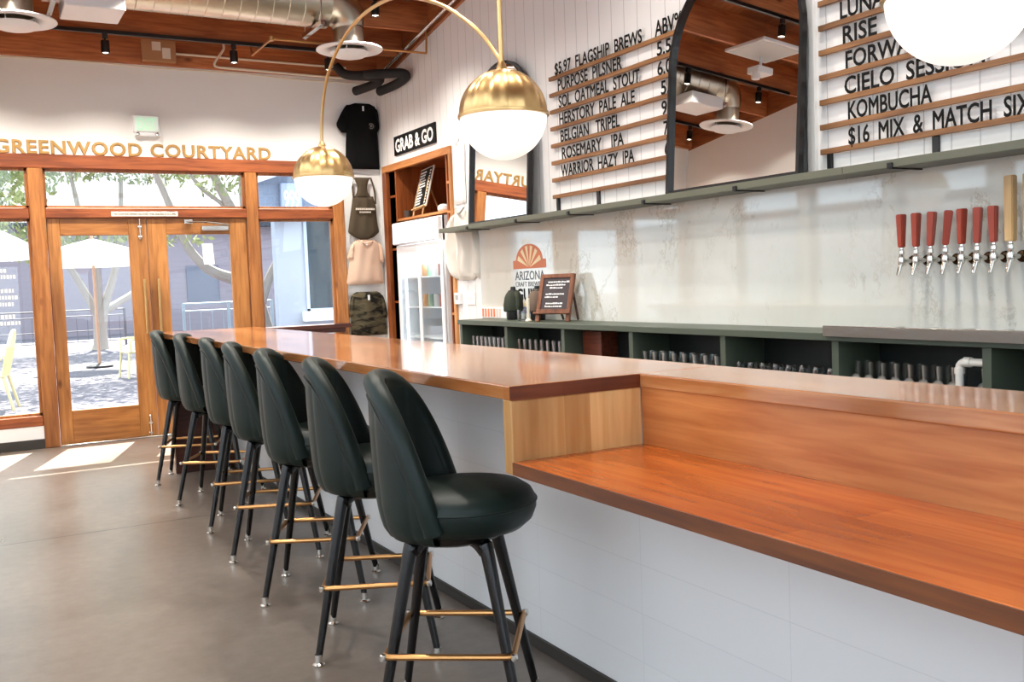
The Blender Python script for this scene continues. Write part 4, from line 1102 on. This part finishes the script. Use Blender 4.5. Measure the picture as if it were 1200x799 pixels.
rows_cloth([(1.385, -7.985, -7.93), (1.42, -8.03, -7.93), (1.55, -8.14, -7.955), (1.68, -8.205, -7.965), (1.80, -8.14, -7.955), (1.92, -8.03, -7.94), (1.99, -7.95, -7.90)], RW, 0.055, 0.014, 13, 10, 16).build('sleeve', M_fleece, t, True, 80)
rows_cloth([(1.385, -7.55, -7.49), (1.42, -7.56, -7.475), (1.58, -7.59, -7.455), (1.70, -7.60, -7.49), (1.82, -7.61, -7.555)], RW, 0.055, 0.006, 14, 10, 14).build('sleeve', M_fleece, t, True, 80)
MB().tube(smooth_path([(3.905, 7.87, 2.02), (3.89, 7.82, 1.985), (3.886, 7.77, 1.972), (3.89, 7.73, 1.99), (3.905, 7.70, 2.02)], 5), 0.010, 10).build('collar', mat('grey_rib', (176, 172, 166), 0.95), t, True)
t = thing('long_tee', 'white shirt hung on the right wall between the alcove and left mirror', 'shirt', (3.92, 7.84, 2.05))
rows_cloth([(2.06, -7.95, -7.74), (2.10, -7.96, -7.73), (2.35, -7.955, -7.735), (2.52, -7.965, -7.72), (2.60, -7.93, -7.74), (2.64, -7.88, -7.79)], RW, 0.02, 0.006, 15).build('torso', M_whitecloth, t, True, 80)
MB().tube(smooth_path([(3.925, 7.885, 2.64), (3.92, 7.86, 2.60), (3.92, 7.82, 2.60), (3.925, 7.79, 2.64)], 5), 0.005, 8).build('collar', M_whitecloth, t, True)

# ------------------------------------------------------------------ small things on the wall and counter
th = thing('thermostat', 'small white thermostat on the wall under the sweatshirt', 'thermostat', (3.94, 7.95, 1.16))
MB().box(3.915, 3.95, 7.895, 8.0, 1.16, 1.265, 0.006).build('body', M_white, th)
MB().box(3.913, 3.916, 7.92, 7.975, 1.20, 1.245).build('screen', mat('lcd_grey', (168, 172, 170), 0.3), th)
sw = thing('light_switch', 'white triple switch plate right of the thermostat', 'switch', (3.945, 7.71, 1.15))
MB().box(3.941, 3.95, 7.635, 7.79, 1.155, 1.265, 0.003, 1).build('plate', M_white, sw)
for i in range(3): MB().box(3.934, 3.942, 7.662 + 0.046 * i, 7.672 + 0.046 * i, 1.20, 1.222, 0.002, 1).build('toggle', M_white, sw)
st = thing('striped_card', 'low coral and white striped card leaning on the stone above the first bay', 'card', (3.90, 7.2, 1.046))
MB().box(3.905, 3.915, 7.02, 7.46, 1.0465, 1.135, 0.002, 1).build('card', M_whitel, st)
for i in range(7): MB().box(3.902, 3.9055, 7.405 - 0.05 * i, 7.435 - 0.05 * i, 1.056, 1.126).build('stripe', M_orange if i < 5 else mat('pale_coral', (236, 200, 190), 0.6), st)
ga = thing('guild_sign', 'arched sunburst sign with dark capitals on the stone, behind the bottles', 'sign', (3.915, 6.63, 1.15))
O = (3.9195, 6.635, 0)
def P2(mb, poly, d0, d1): return mb.prism(poly, (O, (0, -1, 0), (0, 0, 1), (-1, 0, 0)), d0, d1)
ARC = [(0.205 * math.cos(PI * i / 24), 1.515 + 0.125 * math.sin(PI * i / 24)) for i in range(25)]
P2(MB(), [(-0.255, 1.447), (0.255, 1.447), (0.255, 1.515)] + ARC + [(-0.255, 1.515)], 0.0, 0.0015).build('arch', M_orange, ga)
rays = MB()
for k_ in range(6):
    a0 = PI * (0.085 + 0.145 * k_ + 0.012); a1 = a0 + PI * 0.072
    def rp(a):
        x, y = math.cos(a), math.sin(a)
        s_ = min(0.185 / max(1e-6, abs(x)), 1 / math.sqrt((x / 0.195) ** 2 + (y / 0.175) ** 2))
        return (x * s_, 1.452 + y * s_)
    P2(rays, [(0.012 * math.cos(a0), 1.452 + 0.012 * math.sin(a0)), rp(a0), rp((a0 + a1) / 2), rp(a1)], 0.0015, 0.0025)
rays.build('sun_rays', M_creamp, ga)
for txt, z, h_, w_, bo, mm in (('ARIZONA', 1.358, 0.072, 0.46, 0.01, M_slate), ('CRAFT BREWERS', 1.305, 0.040, 0.45, 0.0, M_slate), ('GUILD', 1.195, 0.095, 0.43, 0.035, M_ink)):
    text_mb(txt, ((3.9195, 6.635, z), (0, -1, 0), (0, 0, 1), (-1, 0, 0)), h_, w_, 0.0015, bo, 'C').build('lettering', mm, ga)
P2(MB(), [(-0.17, 1.145), (0.17, 1.145), (0.17, 1.18), (-0.17, 1.18)], 0.0, 0.0015).build('tan_band', M_creamp, ga)
P2(MB(), [(-0.15, 1.09), (0.13, 1.09), (0.17, 1.142), (-0.17, 1.142)], 0.0, 0.0015).build('blue_band', M_blue, ga)

def covered_bottle(loc, lab, m1, m2, s):
    t = thing('covered_bottle', lab, 'bottle', loc, local=True)
    MB().lathe([(0, 0), (0.055, 0), (0.058, 0.01), (0.058, 0.07), (0.05, 0.08), (0, 0.08)], (0, 0, 0), 28).build('base', M_black, t, True)
    MB().lathe([(0.0, 0.06), (0.075, 0.065), (0.080, 0.08), (0.078, 0.13), (0.070, 0.18), (0.052, 0.215), (0.028, 0.235), (0.0, 0.24)], (0, 0, 0), 36, rmod=lambda a, z: 1 + 0.05 * math.sin(3 * a + 9 * z) + 0.025 * math.sin(7 * a)).build('fabric_cover', m1, t, True, 70)
    MB().lathe([(0, 0.22), (0.022, 0.222), (0.022, 0.25), (0.018, 0.262), (0, 0.262)], (0, 0, 0), 18).build('cap', M_black, t, True)
    for q in (-1, 1): MB().tube(smooth_path([(0, q * 0.045, 0.215), (-0.01, q * 0.085, 0.18), (-0.015, q * 0.10, 0.12), (-0.015, q * 0.098, 0.085)], 5), [0.018] * 10 + [0.020] * 6, 12).build('sleeve', m2, t, True)
    MB().tube([(0.035 * math.cos(2 * PI * i / 24), 0.035 * math.sin(2 * PI * i / 24), 0.226) for i in range(24)], 0.007, 8, closed=True).build('drawstring', M_black, t, True)
    return t
covered_bottle((3.80, 6.70, 1.0465), 'bottle in a dark green fabric cover, left of the small easel board', mat('dark_green_fabric', (52, 58, 46), 0.95), mat('dark_green_fabric', (52, 58, 46)), 1)
o = covered_bottle((3.83, 6.38, 1.0465), 'bottle in a brown fabric cover, close behind the easel board', mat('brown_fabric', (112, 94, 82), 0.95), mat('brown_fabric', (112, 94, 82)), 1)
tag(MB().lathe([(0, 0), (0.030, 0), (0.034, 0.01), (0.036, 0.085), (0.033, 0.085), (0.030, 0.012), (0, 0.01)], (3.72, 6.44, 1.0465), 22).build('glass_jar', M_ware, None, True), 'small clear jar between the two covered bottles', 'jar')
tag(MB().lathe([(0, 0), (0.024, 0), (0.026, 0.006), (0.011, 0.02), (0.009, 0.06), (0.013, 0.11), (0.014, 0.17), (0, 0.175)], (3.68, 6.27, 1.0465), 18).build('white_stand', M_cream, None, True), 'slim white stand left of the easel board', 'stand')
ea = thing('chalkboard_easel', 'small timber easel chalkboard with chalk writing on the green cabinet', 'easel', (3.78, 6.0, 1.0465))
Mx = Matrix.Translation((3.715, 5.99, 1.0465)) @ Matrix.Rotation(math.radians(20), 4, 'Z') @ Matrix.Rotation(math.radians(15), 4, 'Y')
MB().box(-0.012, 0.012, -0.155, -0.122, 0.0, 0.355, 0.002, 1, Mx).box(-0.012, 0.012, 0.122, 0.155, 0.0, 0.355, 0.002, 1, Mx).box(-0.012, 0.012, -0.122, 0.122, 0.325, 0.355, 0.002, 1, Mx).box(-0.014, 0.012, -0.155, 0.155, 0.06, 0.09, 0.002, 1, Mx).box(-0.035, -0.010, -0.165, 0.165, 0.052, 0.066, 0.002, 1, Mx).build('frame', M_easel, ea)
MB().box(-0.004, 0.006, -0.122, 0.122, 0.09, 0.325, 0, 1, Mx).build('slate', M_chalk, ea)
ck = MB(); random.seed(11)
for z, a, e in ((0.29, 0.08, -0.09), (0.268, 0.095, -0.08), (0.246, 0.06, -0.06), (0.20, 0.09, -0.07), (0.178, 0.095, -0.03), (0.13, 0.08, -0.05), (0.108, 0.085, -0.06)):
    y = a
    while y > e:
        wd = 0.008 + 0.018 * random.random(); ck.box(-0.0055, -0.0038, y - wd, y, z, z + 0.007 + 0.005 * random.random(), 0, 1, Mx); y -= wd + 0.005
ck.build('chalk_writing', M_whitel, ea)
k = MB()
for a in (-0.10, 0.10): k.tube([Mx @ Vector((0.014, a, 0.335)), Matrix.Rotation(math.radians(0), 4, 'Z') @ Vector((3.895, 5.99 + a + 0.03, 1.051))], 0.009, 8)
k.build('back_leg', M_dark_wood, ea)

# ------------------------------------------------------------------ the courtyard outside
def ground_mat():
    m = mat('patio_paving', (150, 146, 152), 0.9)
    n = noise(m, coords(m), 1.4, 5, 0.6)
    setc(m, ramp(m, n, [(0.3, (88, 85, 94)), (0.7, (110, 106, 114))]))
    return m
M_patio = ground_mat()
struct(MB().box(-60, 60, YF + 0.14, 70, -0.14, -0.03).build('courtyard_ground', M_patio))
struct(MB().box(-60, XL - 0.14, -40, YF + 0.14, -0.14, -0.03).build('side_yard_ground', M_patio))
M_bark = mat('pale_bark', (158, 148, 140), 0.85)
def leaf_mat():
    m = mat('pale_green_leaves', (126, 140, 92), 0.7)
    n = noise(m, coords(m), 1.1, 3, 0.6)
    setc(m, ramp(m, n, [(0.35, (92, 112, 66)), (0.65, (168, 172, 116))]))
    return m
M_leaf = leaf_mat()
def foliage(blobs, n, size, seed):
    rnd = random.Random(seed); b = bmesh.new()
    tot = sum(r[0] * r[1] * r[2] for _, r in blobs)
    for c, r in blobs:
        for _ in range(int(n * r[0] * r[1] * r[2] / tot)):
            while True:
                p = Vector((rnd.uniform(-1, 1), rnd.uniform(-1, 1), rnd.uniform(-1, 1)))
                if 0.25 < p.length < 1: break
            p = Vector(c) + Vector((p.x * r[0], p.y * r[1], p.z * r[2]))
            u = Vector((rnd.gauss(0, 1), rnd.gauss(0, 1), rnd.gauss(0, 0.6))).normalized()
            v = u.orthogonal().normalized(); v.rotate(Matrix.Rotation(rnd.uniform(0, 6.28), 3, u))
            w_ = u.cross(v); s = size * rnd.uniform(0.6, 1.3)
            q = [b.verts.new(p + v * s), b.verts.new(p + w_ * s * 0.45), b.verts.new(p - v * s), b.verts.new(p - w_ * s * 0.45)]
            b.faces.new(q)
    k = MB(); k.add(b); return k
def tree(lab, base, trunk, limbs, blobs, n, size, seed):
    t = thing('courtyard_tree', lab, 'tree', base)
    MB().tube(*trunk, 14).build('trunk', M_bark, t, True)
    for pts, r0, r1 in limbs:
        sp = smooth_path(pts, 5); m_ = len(sp)
        MB().tube(sp, [r0 + (r1 - r0) * i / (m_ - 1) for i in range(m_)], 10).build('branch', M_bark, t, True)
    foliage(blobs, n, size, seed).build('foliage', M_leaf, t)
    return t
tree('pale forked tree seen through the left door glass', (3.12, 27.7, -0.03),
     ([(3.10, 27.7, -0.05), (3.12, 27.7, 0.1), (3.12, 27.7, 0.5), (3.15, 27.7, 1.0)], [0.26, 0.19, 0.165, 0.19]),
     [([(3.08, 27.7, 0.9), (2.85, 27.7, 1.4), (2.55, 27.6, 2.0), (2.2, 27.4, 2.6), (1.8, 27.2, 3.6)], 0.12, 0.05),
      ([(3.10, 27.7, 0.95), (3.12, 27.6, 1.6), (3.05, 27.5, 2.4), (2.8, 27.4, 3.4), (2.6, 27.4, 4.6)], 0.11, 0.05),
      ([(3.18, 27.7, 0.95), (3.4, 27.7, 1.5), (3.62, 27.8, 2.2), (3.8, 27.8, 3.2), (3.9, 27.9, 4.6)], 0.12, 0.05),
      ([(3.2, 27.7, 0.95), (3.65, 27.8, 1.2), (4.15, 27.9, 1.55), (4.7, 28, 2.4), (5.2, 28, 3.8)], 0.11, 0.05)],
     [((2.2, 27.5, 5.6), (2.6, 2.0, 1.3)), ((4.6, 27.8, 5.7), (2.2, 2.0, 1.4)), ((1.4, 27.5, 2.9), (1.2, 1.0, 0.6)), ((3.4, 27.5, 2.9), (1.6, 1.0, 0.5))], 11000, 0.085, 2)
tree('leaning pale tree seen through the right door glass', (5.45, 20.3, -0.03),
     ([(5.5, 20.3, -0.05), (5.48, 20.3, 0.4), (5.35, 20.3, 1.0)], [0.28, 0.22, 0.2]),
     [([(5.35, 20.3, 1.0), (4.95, 20.2, 1.55), (4.5, 20.1, 1.75), (4.2, 20.0, 1.95), (3.9, 20, 2.4), (3.6, 19.9, 3.2), (3.2, 19.8, 4.2)], 0.14, 0.05),
      ([(5.4, 20.3, 0.9), (5.25, 20.2, 1.9), (4.95, 20, 2.8), (4.6, 19.9, 3.5), (4.2, 19.8, 4.4)], 0.15, 0.06),
      ([(5.35, 20.3, 1.6), (5.2, 20.1, 2.6), (5.1, 20, 3.4), (5.1, 19.8, 4.6)], 0.12, 0.05),
      ([(5.4, 20.3, 1.0), (5.6, 20.2, 1.6), (5.85, 20.0, 2.2), (6.0, 19.8, 3.0)], 0.11, 0.05),
      ([(5.0, 20.1, 2.6), (4.7, 20.0, 3.1), (4.2, 19.9, 3.5), (3.8, 19.8, 4.2)], 0.05, 0.03),
      ([(5.1, 20, 3.0), (5.3, 20, 3.6), (5.3, 19.9, 4.4)], 0.06, 0.03)],
     [((4.0, 19.5, 5.1), (3.4, 2.6, 1.1)), ((3.7, 19.8, 2.6), (0.8, 0.6, 0.35)), ((2.0, 18.6, 5.3), (2.2, 2.0, 0.9)), ((4.7, 19.8, 3.6), (0.9, 0.8, 0.4))], 12000, 0.075, 3)
tree('broad leafy tree above the left-hand white umbrella', (-1.6, 24.0, -0.03),
     ([(-1.6, 24, -0.05), (-1.55, 24, 0.8), (-1.5, 24, 1.8)], [0.22, 0.17, 0.16]),
     [([(-1.5, 24, 1.7), (-0.9, 23.9, 2.8), (0.0, 23.8, 3.8)], 0.12, 0.05), ([(-1.5, 24, 1.7), (-1.9, 24, 3.0), (-2.4, 24, 4.2)], 0.12, 0.05)],
     [((-0.2, 23.5, 4.1), (2.2, 2.0, 1.4)), ((-2.6, 24, 4.6), (1.8, 1.8, 1.2))], 7000, 0.085, 4)

# far building with lap siding and a blue grey roof
def siding(name, rgb, pitch):
    m = mat(name, rgb, 0.8)
    nt, N, L, b = nodes_of(m)
    tc = N.new('ShaderNodeTexCoord'); sep = N.new('ShaderNodeSeparateXYZ'); L.new(tc.outputs['Object'], sep.inputs[0])
    d = N.new('ShaderNodeMath'); d.operation = 'DIVIDE'; d.inputs[1].default_value = pitch; L.new(sep.outputs['Z'], d.inputs[0])
    f = N.new('ShaderNodeMath'); f.operation = 'FRACT'; L.new(d.outputs[0], f.inputs[0])
    c2 = tuple(int(v * 0.84) for v in rgb)
    setc(m, ramp(m, f.outputs[0], [(0.0, c2), (0.06, rgb)]))
    bump(m, f.outputs[0], 0.4, 0.02)
    return m
fb = thing('far_building', 'long low lavender-sided building with grey roof across the courtyard', 'building', (4, 38, -0.03))
MB().box(-14, 26, 38, 46, -0.05, 4.1).build('wall', siding('lavender_siding', (140, 132, 142), 0.2), fb)
k = MB(); yz(k, [(37.4, 4.0), (42, 6.4), (46.6, 4.0), (46.6, 3.85), (37.4, 3.85)], -14.5, 26.5)
k.build('roof', siding('blue_grey_roof', (50, 56, 67), 0.16), fb)
for x in (-6, -1, 7.4, 12): MB().box(x, x + 1.2, 37.96, 38.02, 1.0, 2.4, 0.01, 1).build('window', mat('dark_far_glass', (96, 100, 116), 0.2), fb)

# right-hand building with number sign and window
rb = thing('neighbour_building', 'pale blue-grey building with white number sign outside the right window', 'building', (6, 16, -0.03))
M_rb = mat('pale_render', (168, 176, 188), 0.85)
k = MB().box(4.29, 4.74, 15.0, 15.2, -0.05, 3.2).box(5.36, 12, 15.0, 15.2, -0.05, 3.2).box(4.74, 5.36, 15.0, 15.2, -0.05, 0.86).box(4.74, 5.36, 15.0, 15.2, 2.50, 3.2)
k.prism([(4.29, 15.2), (7.1, 22), (7.3, 22), (4.5, 15.2)], ((0, 0, 0), (1, 0, 0), (0, 1, 0), (0, 0, 1)), -0.05, 3.2)
k.build('wall', M_rb, rb)
k = MB(); xz(k, [(4.02, 2.62), (12.5, 2.62), (12.5, 5.6), (8.5, 4.5), (4.02, 3.0)], 14.80, 14.98)
k.build('gable', siding('blue_grey_siding', (118, 132, 152), 0.15), rb)
k = MB(); xz(k, [(3.98, 2.98), (8.5, 4.49), (8.5, 4.65), (3.98, 3.14)], 14.55, 15.2)
k.build('roof_edge', mat('pale_fascia', (206, 214, 224), 0.7), rb)
MB().box(4.02, 12, 14.76, 14.82, 2.50, 2.63).build('fascia', mat('pale_fascia', (206, 214, 224)), rb)
s_ = MB().box(4.335, 4.66, 14.70, 14.79, 2.40, 2.985, 0.01, 1).build('sign_board', mat('slate_blue_sign', (150, 164, 190), 0.6), rb)
sub(text_mb('999', ((4.498, 14.70, 2.62), (1, 0, 0), (0, 0, 1), (0, -1, 0)), 0.26, 0.25, 0.01, 0.02, 'C'), 'sign_number', M_whitel, s_)
f = MB()
for a, b_, c_, d in ((4.74, 4.79, 0.98, 2.5), (5.31, 5.36, 0.98, 2.5), (4.74, 5.36, 2.44, 2.5), (4.74, 5.36, 0.98, 1.04)): f.box(a, b_, 14.97, 15.08, c_, d)
f = f.build('window', mat('pale_blue_frame', (184, 198, 216), 0.5), rb)
sub(MB().box(4.77, 5.33, 15.05, 15.06, 1.02, 2.47), 'window_pane', glass('grey_window_glass', (0.55, 0.62, 0.66)), f)
sub(MB().box(4.74, 5.36, 15.12, 15.16, 1.0, 2.5), 'blind', mat('grey_blind', (120, 130, 136), 0.8), f)
MB().box(4.66, 5.46, 14.86, 15.0, 0.84, 1.0, 0.01, 1).build('window_sill', M_whitel, rb)

# umbrellas
def umbrella(lab, x, y, half, z0, z1, val):
    t = thing('patio_umbrella', lab, 'umbrella', (x, y, -0.03))
    MB().tube([(x, y, -0.03), (x, y, z1 + 0.05)], 0.03, 12).build('pole', mat('tan_pole', (190, 150, 124), 0.5), t, True)
    b = bmesh.new(); n = 8
    top = b.verts.new((x, y, z1)); R1 = [b.verts.new((x + half * 1.08 * math.cos(PI / 4 + 2 * PI * i / n) * (1.0 if i % 2 else 0.92), y + half * 1.08 * math.sin(PI / 4 + 2 * PI * i / n) * (1.0 if i % 2 else 0.92), z0)) for i in range(n)]
    R2 = [b.verts.new((v.co.x, v.co.y, z0 - val)) for v in R1]
    for i in range(n):
        b.faces.new((top, R1[i], R1[(i + 1) % n])); b.faces.new((R1[i], R2[i], R2[(i + 1) % n], R1[(i + 1) % n]))
    bmesh.ops.solidify(b, geom=b.faces[:], thickness=0.006)
    k = MB(); k.add(b); k.build('canopy', M_canvas, t)
    MB().lathe([(0, 0), (0.25, 0), (0.25, 0.04), (0.05, 0.08), (0, 0.08)], (x, y, -0.03), 24).build('base', M_black, t, True)
umbrella('white umbrella outside the left window', 0.05, 17.0, 0.95, 2.18, 2.72, 0.20)
umbrella('wide white umbrella seen through the left door glass', 2.27, 20.6, 0.74, 2.28, 2.50, 0.33)

# railing panels along the courtyard
def railing(lab, x0, x1, y, m, z1=1.04, n=9, skew=0.0):
    t = thing('courtyard_railing', lab, 'railing', ((x0 + x1) / 2, y, -0.03))
    for z in (z1, z1 - 0.16, 0.42, 0.12):
        MB().tube([(x0, y, z), (x1, y + skew, z)], 0.022 if z == z1 else 0.014, 8).build('rail', m, t, True)
    for i in range(3):
        xx = x0 + (x1 - x0) * i / 2; yy = y + skew * i / 2
        MB().box(xx - 0.03, xx + 0.03, yy - 0.03, yy + 0.03, -0.03, z1 + 0.02).build('post', m, t)
    k = MB()
    for i in range(n):
        xx = x0 + (x1 - x0) * (i + 0.5) / n; k.tube([(xx, y + skew * (i + 0.5) / n, 0.12), (xx, y + skew * (i + 0.5) / n, z1 - 0.16)], 0.008, 6)
    k.build('baluster', m, t)
M_rail1 = mat('dark_rail_paint', (96, 92, 100), 0.6); M_rail2 = mat('grey_blue_rail_paint', (150, 166, 178), 0.5)
railing('dark railing behind the pale forked tree', -0.5, 4.0, 29.6, M_rail1, 1.0, 16)
railing('grey-blue railing seen low in the right door glass', 4.3, 6.3, 22.6, M_rail2, 1.12, 8)
# pale garden chairs
M_chair = mat('pale_yellow_plastic', (224, 214, 160), 0.5)
def make_chair():
    t = thing('garden_chair', 'x', 'chair', (0, 0, 0), 'pale garden chairs', local=True)
    MB().box(-0.23, 0.23, -0.22, 0.24, 0.42, 0.45, 0.012, 2).build('seat', M_chair, t)
    for s in (-1, 1):
        MB().tube([(s * 0.21, 0.22, 0.43), (s * 0.235, 0.26, 0.0)], [0.022, 0.017], 10).build('leg', M_chair, t, True)
        MB().tube([(s * 0.20, -0.20, 0.43), (s * 0.24, -0.30, 0.0)], [0.022, 0.017], 10).build('leg', M_chair, t, True)
        MB().tube(smooth_path([(s * 0.25, 0.20, 0.44), (s * 0.27, 0.21, 0.62), (s * 0.27, 0.12, 0.66), (s * 0.26, -0.20, 0.66)], 5), 0.018, 10).build('armrest', M_chair, t, True)
    MB().tube(smooth_path([(-0.21, -0.20, 0.44), (-0.24, -0.26, 0.72), (-0.17, -0.31, 0.94), (0, -0.325, 1.0), (0.17, -0.31, 0.94), (0.24, -0.26, 0.72), (0.21, -0.20, 0.44)], 6), 0.02, 10).build('back_hoop', M_chair, t, True)
    for x in (-0.13, -0.045, 0.045, 0.13):
        MB().tube([(x * 0.9, -0.20, 0.44), (x * 1.15, -0.275, 0.74), (x, -0.315, 0.985 if abs(x) < 0.1 else 0.95)], 0.016, 8, sq=0.5).build('back_slat', M_chair, t, True)
    return t
ch = make_chair()
CH = [((0.22, 13.9), 80, 'pale yellow garden chair nearest the left window'), ((-0.15, 15.2), 100, 'pale yellow garden chair further back beyond the left window'),
      ((2.55, 17.5), 100, 'pale garden chair at the right edge of the left door glass')]
for i, ((x, y), a, l) in enumerate(CH):
    o = ch if i == 0 else copy_thing(ch)
    o.location = (x, y, -0.03); o.rotation_euler.z = math.radians(a); o['label'] = l
t = thing('patio_table', 'small round dark-legged table beside the pale chairs', 'table', (-0.45, 14.3, -0.03))
MB().lathe([(0, 0.70), (0.36, 0.70), (0.37, 0.715), (0.36, 0.73), (0, 0.73)], (-0.45, 14.3, -0.03), 36).build('table_top', mat('grey_table_top', (160, 160, 164), 0.4), t, True)
MB().tube([(-0.45, 14.3, -0.03), (-0.45, 14.3, 0.68)], 0.035, 12).lathe([(0, 0), (0.24, 0), (0.24, 0.02), (0.05, 0.05), (0, 0.05)], (-0.45, 14.3, -0.03), 24).build('pedestal', M_rail1, t, True)
# white window vinyl low on the left window
vy = MB(); random.seed(21)
for z, wd in ((1.60, 0.16), (1.545, 0.22), (1.42, 0.20), (1.36, 0.24), (1.30, 0.2), (1.19, 0.2), (1.13, 0.24)):
    x = 0.20
    while x < 0.20 + wd:
        a = 0.012 + 0.014 * random.random(); vy.box(x, x + a, 9.7745, 9.7755, z, z + 0.034); x += a + 0.008
vo = vy.build('window_vinyl', mat('white_vinyl', (240, 244, 244), 0.6), None); vo.parent = W_left
# unseen grey walls added outside the left windows to block low sky and reflections
struct(MB().box(-4.3, -4.15, -12, 16, -0.05, 1.7).build('side_yard_blocker', mat('pale_block', (176, 178, 184), 0.9)))
struct(MB().box(-1.72, -1.58, 5.25, 13.0, -0.05, 2.13).build('side_yard_blocker', mat('pale_block', (176, 178, 184), 0.9)))

for o in bpy.data.objects:
    if '_local' in o.keys(): del o['_local']
